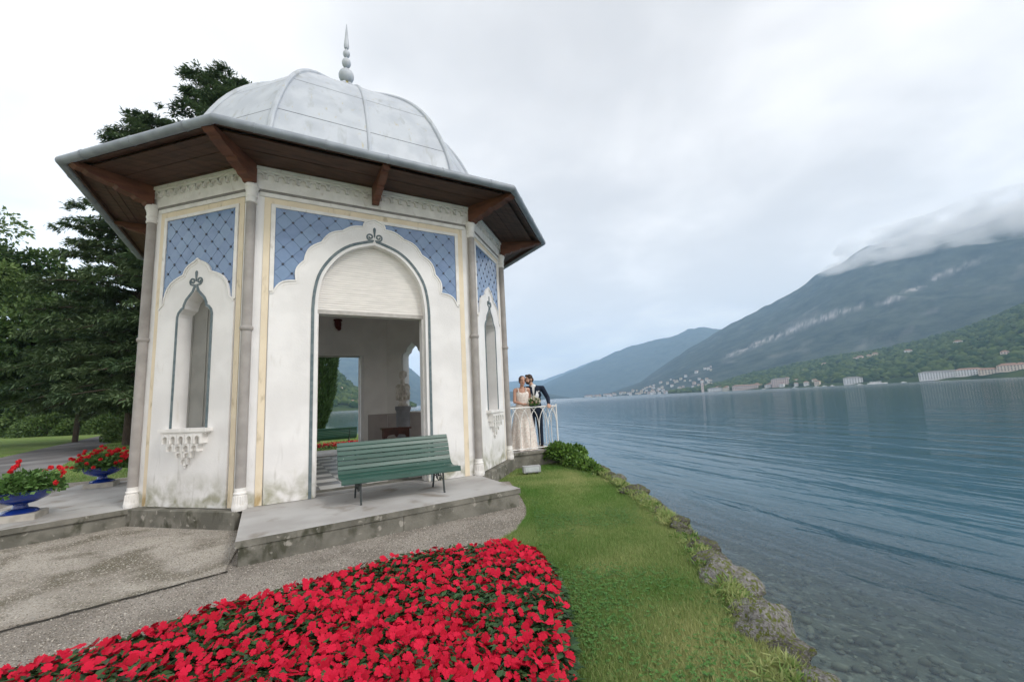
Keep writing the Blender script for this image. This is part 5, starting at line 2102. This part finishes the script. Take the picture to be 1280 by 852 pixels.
def surf_z(key, azd, D):
    az, s, DD, Z = TERR[key]
    j = int(np.clip(np.searchsorted(az, azd), 0, len(az) - 1))
    return float(np.interp(D, DD[:, j], Z[:, j]))


def polar(azd, D, z=0.0):
    return (D * math.sin(R(azd)), D * math.cos(R(azd)), z)


def villa(name, label, azd, D, w, h, dep, wm, rm, floors, cols, z=None, key='wooded_hill1', yaw=0, roofh=3.0):
    zb = surf_z(key, azd, D) if z is None else z
    t = thing(name, label, 'building', polar(azd, D, zb - 1.5), -R(azd) + R(yaw))
    h2 = h + 1.5
    MB().box(-w / 2, w / 2, 0, dep, 0, h2).build('wall', wm, t)
    b = MB()
    e = .6
    i_ = min(dep / 2 + e, w * .35)
    b.add([(-w / 2 - e, -e, h2 + .01), (w / 2 + e, -e, h2 + .01), (w / 2 + e, dep + e, h2 + .01), (-w / 2 - e, dep + e, h2 + .01), (-w / 2 + i_, dep / 2, h2 + roofh), (w / 2 - i_, dep / 2, h2 + roofh)],
          [(0, 1, 5, 4), (1, 2, 5), (2, 3, 4, 5), (3, 0, 4), (3, 2, 1, 0)])
    b.build('roof', rm, t)
    fh = h / floors
    wme = MB().box(-w / cols * .22, w / cols * .22, -.12, .05, -fh * .27, fh * .27).mesh('window', M_winfar)
    for f_ in range(floors):
        for c_ in range(cols):
            inst(wme, 'window', t, (-w / 2 + (c_ + .5) * w / cols, 0, 1.5 + (f_ + .55) * fh))
    return t


villa('lakeside_hotel', 'largest long white lakeside hotel on the far shore', 44.9, 1095, 56, 13.5, 14, M_bw, M_roofg, 4, 15, roofh=2.5)
villa('lakeside_hotel', 'lower white wing beside the large hotel on the far shore', 46.85, 1085, 36, 10.5, 13, M_bw, M_roof, 3, 10)
villa('lakeside_house', 'low peach building between white wing and red roofed house', 48.05, 1072, 25, 8, 12, M_bo, M_roof, 3, 7)
villa('lakeside_house', 'long peach house with terracotta roof at end of the hotel row', 49.5, 1065, 36, 9, 13, M_bo, M_roof, 3, 10, roofh=4)
villa('hill_tower_house', 'pink tower house among trees above the peach house', 49.2, 1165, 11, 13, 10, M_bp, M_roof, 4, 3)
villa('lakeside_villa', 'square white villa alone on the wooded far shore', 38.4, 1210, 34, 13, 16, M_bw, M_roofg, 3, 7)
villa('lakeside_villa', 'square pinkish villa with grey roof on the far shore', 31.9, 1345, 40, 20, 18, M_bp, M_roofg, 4, 8)
villa('lakeside_house', 'long pink house row beside the bell tower shore', 28.6, 1385, 78, 11, 14, M_bp, M_roof, 3, 16)
villa('lakeside_house', 'small white house beside the long pink row', 31.0, 1362, 16, 10, 10, M_bw, M_roof, 2, 4)
villa('lakeside_house', 'low white lakeside building next to the bell tower', 25.1, 1425, 40, 9, 12, M_bw, M_roofg, 2, 9)
villa('lakeside_house', 'cream lakeside house between white and pink far buildings', 26.3, 1412, 18, 9, 10, M_bc, M_roof, 2, 5)
tw = thing('bell_tower', 'slender stone bell tower rising over the far lakeside town', 'tower', polar(23.75, 1440, surf_z('wooded_hill1', 23.75, 1440) - 1), -R(23.75))
MB().box(-3.6, 3.6, 0, 7.2, 0, 30).build('shaft', M_bp, tw)
MB().box(-4.0, 4.0, -.4, 7.6, 30, 31).build('cornice', M_bw, tw)
MB().box(-3.2, 3.2, .4, 6.8, 31, 37).build('belfry', M_bw, tw)
b = MB(); b.add([(-3.6, 0, 37), (3.6, 0, 37), (3.6, 7.2, 37), (-3.6, 7.2, 37), (0, 3.6, 43)], [(0, 1, 4), (1, 2, 4), (2, 3, 4), (3, 0, 4), (3, 2, 1, 0)])
b.build('roof', M_roof, tw)
for z in (12, 20, 33.5):
    MB().box(-.8, .8, -.1, .5, z - 1.5, z + 1.5).build('window', M_winfar, tw)

hm = []
for wm in (M_bw, M_bc, M_bp, M_bo):
    b = MB().box(-5.5, 5.5, -4.5, 4.5, -3, 7)
    me = b.mesh('house', wm)
    bm = bmesh.new(); bm.from_mesh(me)
    vs = [bm.verts.new(c) for c in ((-6.1, -5.1, 7.02), (6.1, -5.1, 7.02), (6.1, 5.1, 7.02), (-6.1, 5.1, 7.02), (-3, 0, 9.8), (3, 0, 9.8))]
    for f in ((0, 1, 5, 4), (1, 2, 5), (2, 3, 4, 5), (3, 0, 4), (3, 2, 1, 0)):
        bm.faces.new([vs[i] for i in f]).material_index = 1
    for x in (-3.4, 0, 3.4):
        for z in (1.5, 4.8):
            q = [bm.verts.new((x + dx, -4.56, z + dz)) for dx, dz in ((-.8, -1), (.8, -1), (.8, 1), (-.8, 1))]
            bm.faces.new(q).material_index = 2
    bm.to_mesh(me); bm.free()
    me.materials.append(M_roof); me.materials.append(M_winfar)
    hm.append(me)
rh = random.Random(9)
colname = ('white', 'cream', 'pink', 'peach')


def house(azd, D, key, where, grp, sc_):
    k = rh.choice((0, 0, 0, 1, 1, 2, 3))
    z = surf_z(key, azd, D)
    o = inst(hm[k], 'house', None, polar(azd, D, z + 1.0), (0, 0, -R(azd) + rh.uniform(-.5, .5)), sc_)
    tag(o, 'small %s house with tiled roof %s' % (colname[k], where), 'house', grp)


for i in range(120):
    a = 7.5 + 17.5 * rh.random() ** .8
    az_, s_, DD, Z = TERR['mountain2']
    j = int(np.clip(np.searchsorted(az_, a), 0, len(az_) - 1))
    u = rh.random() ** 2.0 * .26 + .004
    if a < 9.2:
        a = 9.4 + rh.random() * 2
    D = float(np.interp(u, s_, DD[:, j]))
    house(a, D, 'mountain2', 'in the far lakeside town under the mountain', 'houses of the far lakeside town', rh.uniform(.8, 1.4))
for i in range(26):
    a = 24.5 + 11 * rh.random()
    D = float(interp([(20, 1500), (30, 1350), (45, 1080)], a)) + rh.choice((25, 40, 60, 90, 140))
    house(a, D, 'wooded_hill1', 'among trees along the wooded far shore', 'houses along the wooded far shore', rh.uniform(.7, 1.1))
for a, D in ((38.9, 1700), (39.3, 1720), (40.0, 1735), (40.5, 1745), (36.2, 1690), (34.4, 1600), (51.3, 1500), (51.0, 1515), (43.0, 1600), (46.5, 1500)):
    house(a, D, 'wooded_hill1', 'high on the wooded far hillside', 'houses high on the far hillside', rh.uniform(1.0, 1.4))
for a, D in ((-21.6, 880), (-21.1, 860), (-22.2, 900), (-20.9, 780), (-22.8, 820), (-20.2, 800)):
    house(a, D, 'wooded_hill7', 'on the green hill seen through the doorway', 'houses on the hill beyond the doorway', rh.uniform(.5, .7))

# jetty and boats
bt = thing('ferry_boat', 'small white passenger boat moored off the wooded far shore', 'boat', polar(40.3, 1080, LAKE), -R(40.3))
hull = [(-15, 0), (-13, -2.6), (10, -2.6), (15, 0), (10, 2.6), (-13, 2.6)]
MB().prism(hull, -.3, 2.2).build('hull', M_bw, bt)
MB().box(-11, 6, -2.0, 2.0, 2.2, 4.6).build('cabin', M_bw, bt)
for k in range(7):
    MB().box(-10 + k * 2.3, -8.6 + k * 2.3, -2.05, -1.95, 3.0, 4.0).build('window', M_winfar, bt)
MB().box(-2, 6.5, -2.2, 2.2, 4.62, 4.9).build('roof', M_bw, bt)
hb_me = MB().prism([(-5, 0), (-4, -1.2), (3, -1.2), (5, 0), (3, 1.2), (-4, 1.2)], -.2, .9).box(-2.2, 1.2, -.8, .8, .9, 1.9).mesh('moored_boat', M_bw)
for k, a in enumerate((35.2, 35.9, 36.6, 33.2, 38.9, 42.3, 30.2)):
    tag(inst(hb_me, 'moored_boat', None, polar(a, float(interp([(20, 1500), (30, 1350), (45, 1080)], a)) - 25, LAKE), (0, 0, -R(a) + .3 * (k % 3))), 'tiny white motor boat moored along the far shore', 'boat', 'boats moored along the far shore')

# ================================================================== THE COUPLE
M_skin = mat('skin', (.52, .30, .215), (.46, .26, .185), 20, rough=.55, spec=.3)
M_skin2 = mat('skin_fair', (.54, .335, .245), (.48, .28, .20), 20, rough=.55, spec=.3)
M_hairw = mat('brown_hair', (.030, .015, .009), (.06, .03, .016), 40, rough=.5, spec=.4, stretch=(1, 1, 4))
M_hairm = mat('dark_hair', (.035, .02, .013), (.06, .035, .02), 40, rough=.55)
M_dress = mat('lace_dress', (.78, .72, .66), (.66, .56, .50), 34, rough=.8, bump=.4, bscale=60, lo=.45, hi=.6)
M_suit = mat('navy_suit', (.010, .016, .032), (.015, .022, .040), 40, rough=.8, spec=.2)
M_shirt = mat('white_shirt', (.75, .75, .74), (.7, .7, .7), 10, rough=.8)
M_shoe = mat('brown_shoes', (.10, .045, .018), (.06, .03, .012), 20, rough=.35)
M_eye = mat('eye', (.02, .015, .012), (.02, .015, .012), 5, rough=.2)
M_lip = mat('lips', (.40, .10, .09), (.36, .09, .08), 5, rough=.4)


def fuse(b, name, m, parent, vox=.011, it=4):
    o = b.build(name, m, parent)
    r_ = o.modifiers.new('remesh', 'REMESH')
    r_.mode = 'VOXEL'
    r_.voxel_size = vox
    r_.use_smooth_shade = True
    s_ = o.modifiers.new('smooth', 'SMOOTH')
    s_.factor = .5
    s_.iterations = it
    return o


def head(b, c, yaw, roll_, s=1.0):
    """skull, jaw, nose, ears; returns a map from head space to the body space"""
    rot_ = Matrix.Rotation(yaw, 3, 'Z') @ Matrix.Rotation(roll_, 3, 'Y')
    tr = lambda p: tuple(Vector(c) + rot_ @ (Vector(p) * s))
    k = len(b.v)
    b.ball((0, .012, .03), (.074, .092, .092), 16, 12)
    b.ball((0, -.022, -.03), (.058, .066, .085), 14, 10)
    b.ball((0, -.058, -.085), (.026, .024, .022), 10, 8)
    b.capsule((0, -.086, .018), (0, -.102, -.018), .010, .014, 8)
    b.ball((-.074, .015, 0), (.012, .02, .032), 8, 6)
    b.ball((.074, .015, 0), (.012, .02, .032), 8, 6)
    for i in range(k, len(b.v)):
        b.v[i] = tr(b.v[i])
    return tr


def hand(b, w, d, up, s=1.0):
    """palm and five unequal, slightly bent fingers from wrist w along d"""
    w, d, up = Vector(w), Vector(d).normalized(), Vector(up).normalized()
    side = d.cross(up).normalized()
    up = side.cross(d)
    b.capsule(w, w + d * .05 * s, .024 * s, .028 * s)
    for k in range(3):
        b.capsule(w + side * (k - 1) * .02 * s, w + d * .085 * s + side * (k - 1) * .022 * s, .017 * s, .014 * s, 8)
    for k, L_ in enumerate((.062, .078, .072, .055)):
        o_ = side * (k - 1.5) * .020 * s
        a0 = w + d * .085 * s + o_
        a1 = a0 + (d * .8 - up * .45).normalized() * L_ * .55 * s
        a2 = a1 + (d * .45 - up * .85).normalized() * L_ * .5 * s
        b.capsule(a0, a1, .0095 * s, .009 * s, 7)
        b.capsule(a1, a2, .009 * s, .0075 * s, 7)
    t0 = w + d * .025 * s - side * .024 * s
    t1 = t0 + (d * .6 - side * .7 - up * .2).normalized() * .04 * s
    b.capsule(t0, t1, .012 * s, .010 * s, 7)
    b.capsule(t1, t1 + (d * .8 - up * .5).normalized() * .03 * s, .010 * s, .008 * s, 7)


# bride
bride = thing('person', 'person in long white lace wedding dress leaning at the white railing', 'person', (.195, 11.40, TZ), R(6))
bride.scale = (1.10, 1.10, 1.13)
b = MB()
tr = head(b, (.02, -.03, 1.585), R(8), R(5))
b.capsule((.0, 0, 1.42), (.015, -.01, 1.53), .052, .044)
b.ball((0, .0, 1.24), (.135, .095, .19), 16, 10)
b.capsule((-.15, 0, 1.385), (.15, 0, 1.385), .05, .05)
b.capsule((-.165, 0, 1.375), (-.195, -.045, 1.11), .047, .037)
b.capsule((-.195, -.045, 1.11), (-.01, -.215, 1.045), .036, .024)
hand(b, (-.01, -.215, 1.045), (1, -.25, .05), (0, 0, 1))
b.capsule((.165, 0, 1.375), (.20, .06, 1.12), .046, .036)
b.capsule((.20, .06, 1.12), (.20, -.14, 1.10), .035, .024)
hand(b, (.20, -.14, 1.10), (-.2, -1, .1), (0, 0, 1))
b.capsule((-.08, 0, .95), (-.09, 0, .12), .085, .04)
b.capsule((.08, 0, .95), (.09, 0, .12), .085, .04)
b.capsule((-.09, .02, .05), (-.09, -.15, .03), .035, .028)
b.capsule((.09, .02, .05), (.09, -.15, .03), .035, .028)
b.ball((0, 0, 1.0), (.15, .11, .14), 14, 10)
fuse(b, 'body', M_skin, bride, .0075, 4)
for sx in (-.03, .03):
    MB().ball(tr((sx, -.083, .018)), .010, 8, 6).build('eye', M_eye, bride, True)
MB().ball(tr((0, -.088, -.05)), (.024, .008, .008), 8, 6).build('lips', M_lip, bride, True)
b = MB()
b.ball(tr((0, .030, .045)), (.088, .090, .090), 16, 12)
b.ball(tr((0, .095, .0)), (.065, .055, .06), 14, 10)
b.ball(tr((-.062, -.005, .035)), (.028, .055, .055), 10, 8)
b.ball(tr((.062, -.005, .035)), (.028, .055, .055), 10, 8)
for k in range(7):
    b.ball(tr((.05 * math.cos(k * .9), .11 + .02 * math.sin(k), .0 + .05 * math.sin(k * .9))), .024, 8, 6)
fuse(b, 'hair', M_hairw, bride, .009, 2)
b = MB()
prof = [(.325, .010), (.32, .04), (.285, .30), (.25, .55), (.215, .78), (.188, .93), (.155, 1.03), (.140, 1.10), (.150, 1.18), (.166, 1.26), (.160, 1.315), (.135, 1.345)]
v, f = [], []
n = 56
for j, (r_, z) in enumerate(prof):
    amp = max(0, (.95 - z)) * .040
    for k in range(n):
        a = 2 * math.pi * k / n
        w_ = r_ + amp * math.sin(a * 9 + 1.3 * math.sin(z * 3)) + amp * .5 * math.sin(a * 17 + 2)
        fl = .72 + .22 * max(0, 1 - z)
        v.append((w_ * math.cos(a) * (1 if z < 1 else 1.0) - .03 * max(0, .9 - z), w_ * math.sin(a) * fl, z - (.035 * max(0, -math.sin(a)) ** 6 if z > 1.3 else 0)))
for j in range(len(prof) - 1):
    for k in range(n):
        l = (k + 1) % n
        f.append((j * n + k, j * n + l, j * n + n + l, j * n + n + k))
b.add(v, f)
dr = b.build('dress', M_dress, bride, 'all')
for sx in (-.085, .085):
    MB().tube([(sx, -.095, 1.31), (sx * 1.15, -.065, 1.41), (sx * 1.15, .02, 1.44), (sx, .09, 1.32)], .012, 6).build('strap', M_dress, dr, True)

# groom
groom = thing('person', 'person in dark navy suit kissing the cheek of the person in white', 'person', (.53, 11.56, TZ), R(4))
groom.scale = (1.10, 1.10, 1.105)
b = MB()
tr2 = head(b, (-.125, -.075, 1.655), R(-62), R(-6))
b.capsule((-.03, 0, 1.48), (-.105, -.045, 1.60), .058, .052)
b.ball((0, 0, 1.3), (.15, .10, .2), 14, 10)
b.capsule((.31, -.20, 1.045), (.30, -.24, 1.03), .028, .026)
hand(b, (.30, -.24, 1.03), (-.05, -1, -.12), (0, 0, 1), 1.1)
b.capsule((-.36, .02, 1.12), (-.37, -.02, 1.10), .027, .026)
hand(b, (-.37, -.02, 1.10), (-.5, -.6, -.2), (0, 0, 1), 1.1)
b.capsule((.20, 0, 1.45), (.31, -.02, 1.2), .04, .035)
b.capsule((.31, -.02, 1.2), (.31, -.20, 1.045), .035, .028)
b.capsule((-.20, .03, 1.45), (-.33, .12, 1.22), .04, .035)
b.capsule((-.33, .12, 1.22), (-.36, .02, 1.12), .035, .028)
b.capsule((.0, 0, 1.2), (.0, 0, .95), .11, .11)
for sx in (-1, 1):
    b.capsule((sx * .085, 0, .93), (sx * .10, -.01, .5), .075, .055)
    b.capsule((sx * .10, -.01, .5), (sx * .11, .02, .09), .052, .038)
    b.capsule((sx * .11, .03, .05), (sx * .12, -.13, .035), .04, .034)
fuse(b, 'body', M_skin2, groom, .0075, 4)
for sx in (-.03, .03):
    MB().ball(tr2((sx, -.083, .018)), .010, 8, 6).build('eye', M_eye, groom, True)
b = MB()
b.ball(tr2((0, .022, .055)), (.083, .098, .082), 16, 12)
b.ball(tr2((0, .075, .0)), (.062, .05, .07), 12, 8)
b.ball(tr2((0, -.045, .098)), (.055, .05, .03), 12, 8)
fuse(b, 'hair', M_hairm, groom, .009, 2)
b = MB()
b.ball(tr2((0, -.038, -.075)), (.054, .056, .040), 12, 8)
b.ball(tr2((-.05, .0, -.04)), (.018, .04, .04), 10, 8)
b.ball(tr2((.05, .0, -.04)), (.018, .04, .04), 10, 8)
fuse(b, 'beard', M_hairm, groom, .009, 2)
b = MB()
b.capsule((0, -.01, 1.28), (0, -.02, 1.48), .135, .06)
b.lathe([(.062, 1.46), (.066, 1.52), (.06, 1.54)], 14, (-.04, -.012, 0))
fuse(b, 'shirt', M_shirt, groom, .01, 3)
b = MB()
for z, rx, ry, xo in ((1.40, .175, .115, -.005), (1.28, .18, .125, 0), (1.15, .165, .12, 0), (1.02, .165, .125, 0), (.90, .175, .13, 0)):
    b.ball((xo, .012, z), (rx, ry, .13), 18, 10)
b.capsule((-.17, .02, 1.44), (.17, .01, 1.44), .068, .068)
b.capsule((.205, .0, 1.435), (.325, -.02, 1.195), .068, .055)
b.capsule((.325, -.02, 1.195), (.315, -.195, 1.06), .054, .041)
b.capsule((-.205, .03, 1.435), (-.335, .12, 1.22), .068, .055)
b.capsule((-.335, .12, 1.22), (-.36, .03, 1.13), .054, .041)
jk = fuse(b, 'jacket', M_suit, groom, .011, 4)
b = MB()       # shirt front and lapels lie on the jacket
b.plate([(-.035, 1.27), (.022, 1.49), (-.075, 1.49)], -.146, -.118)
b.build('shirt_front', M_shirt, groom)
for sx in (-1, 1):
    b = MB()
    b.plate([(-.03 + sx * .012, 1.20), (-.03 + sx * .085, 1.40), (-.03 + sx * .05, 1.47), (-.03 + sx * .035, 1.47)], -.158, -.135)
    b.build('lapel', M_suit, jk)
b = MB()
for sx in (-1, 1):
    b.capsule((sx * .085, .01, .95), (sx * .10, 0, .52), .098, .075)
    b.capsule((sx * .10, 0, .52), (sx * .11, .02, .10), .073, .060)
b.ball((0, .01, .95), (.165, .125, .12), 16, 10)
fuse(b, 'trousers', M_suit, groom, .011, 4)
for sx in (-1, 1):
    b = MB()
    b.capsule((sx * .11, .05, .048), (sx * .122, -.16, .035), .046, .036)
    b.ball((sx * .11, .05, .075), (.047, .05, .06), 10, 8)
    fuse(b, 'shoe', M_shoe, groom, .01, 2)
bf = MB()
for k in range(5):
    bf.ball((.095 + .010 * math.cos(k), -.140, 1.36 + .010 * math.sin(k)), .009, 8, 6)
bf.build('buttonhole_flower', M_shirt, groom, True)

# bouquet in the bride's hands
bq = thing('bouquet', 'round bouquet of white flowers and green leaves held at the railing', 'bouquet', (.50, 11.15, TZ + 1.23))
MB().tube([(.0, .0, -.16), (0, 0, .02)], .022, 8).build('stems', M_gleaf, bq, True)
n = 150
d = rand_dirs(n, -.6, .7)
V, F, T = leaf_arrays(d * .085, d + rand_dirs(n) * .5, rand_dirs(n), RNG.uniform(.05, .09, n), RNG.uniform(.025, .04, n))
inst(np_mesh('leaves', V, F, M_gleaf, T), 'leaves', bq)['kind'] = 'stuff'
M_cream_petal = mat('cream_petal', (.72, .66, .52), (.80, .77, .68), tone=True, rough=.6, translucent=.2)
for k in range(22):
    d = rand_dirs(1, -.35, 1)[0]
    c = d * .14
    m_ = 18
    dd = unit(d + rand_dirs(m_) * .7)
    V, F, T = leaf_arrays(np.tile(c, (m_, 1)) - d * .01, dd, np.tile(d, (m_, 1)) + rand_dirs(m_) * .3, np.full(m_, .055), np.full(m_, .05))
    inst(np_mesh('flower', V, F, M_cream_petal, T), 'flower', bq)

# ================================================================== AIR
def volume_material(name, color, density, aniso=0.0):
    m = bpy.data.materials.new(name)
    m.use_nodes = True
    t = m.node_tree
    t.nodes.clear()
    out = t.nodes.new('ShaderNodeOutputMaterial')
    pv = t.nodes.new('ShaderNodeVolumePrincipled')
    pv.inputs['Color'].default_value = (*color, 1)
    pv.inputs['Density'].default_value = density
    pv.inputs['Anisotropy'].default_value = aniso
    t.links.new(pv.outputs[0], out.inputs['Volume'])
    return m, pv


hz, _ = volume_material('haze_air', (.52, .75, 1.0), 1.25e-4)
o = MB().box(-FAR - 300, FAR + 300, -700, 13600, -7.5, 1500).build('haze', hz)
o['kind'] = 'stuff'


def cloud(name, label, parts_, density, seed):
    m, pv = volume_material('cloud_vapour', (1, 1, 1), density, .2)
    t = m.node_tree
    tcn = t.nodes.new('ShaderNodeTexCoord')
    nz = t.nodes.new('ShaderNodeTexNoise')
    nz.inputs['Scale'].default_value = .006
    nz.inputs['Detail'].default_value = 4
    t.links.new(tcn.outputs['Object'], nz.inputs['Vector'])
    mr = t.nodes.new('ShaderNodeMapRange')
    mr.inputs[1].default_value = .42
    mr.inputs[2].default_value = .62
    mr.inputs[3].default_value = 0.0
    mr.inputs[4].default_value = density
    t.links.new(nz.outputs[0], mr.inputs[0])
    t.links.new(mr.outputs[0], pv.inputs['Density'])
    V0, F0 = ICO3
    Vs, Fs, k = [], [], 0
    for i, (a, D, z_, rx, ry, rz_) in enumerate(parts_):
        q = (.70 + .6 * fbm(V0 * 1.6 + seed + i * 3.1, 5, .55))[:, None]
        v = V0 * q * np.array([rx, ry, rz_])
        an = -R(a)
        x = v[:, 0] * math.cos(an) - v[:, 1] * math.sin(an) + D * math.sin(R(a))
        y = v[:, 0] * math.sin(an) + v[:, 1] * math.cos(an) + D * math.cos(R(a))
        Vs.append(np.stack([x, y, v[:, 2] + z_], 1)); Fs.append(F0 + k); k += len(v)
    o = inst(np_mesh(name, np.concatenate(Vs), np.concatenate(Fs), m, smooth=True), name)
    o['kind'] = 'stuff'
    tag(o, label, 'cloud')
    rm = o.modifiers.new('remesh', 'REMESH'); rm.mode = 'VOXEL'; rm.voxel_size = 35
    return o


# bank of cloud lying along the upper slope of the large mountain
cb = []
for a, e, D, rx, rz_ in ((39.0, .207, 3900, 150, 40), (40.6, .210, 3800, 200, 62), (42.6, .216, 3700, 260, 85), (45, .222, 3650, 320, 105), (48, .226, 3600, 380, 120), (51.5, .228, 3550, 420, 130), (55.5, .23, 3500, 450, 150), (60, .23, 3450, 500, 160),
                         (40.3, .244, 4300, 160, 55), (42.2, .250, 4250, 260, 85), (45.5, .253, 4250, 380, 110), (50, .256, 4200, 460, 130), (55.5, .258, 4150, 500, 140), (61, .26, 4100, 540, 150)):
    cb.append((a, D, 1.4 + e * D, rx, 380, rz_ * .74))
cloud('cloud_bank', 'white cloud bank hiding the upper slope of the large mountain', cb, .010, 4)
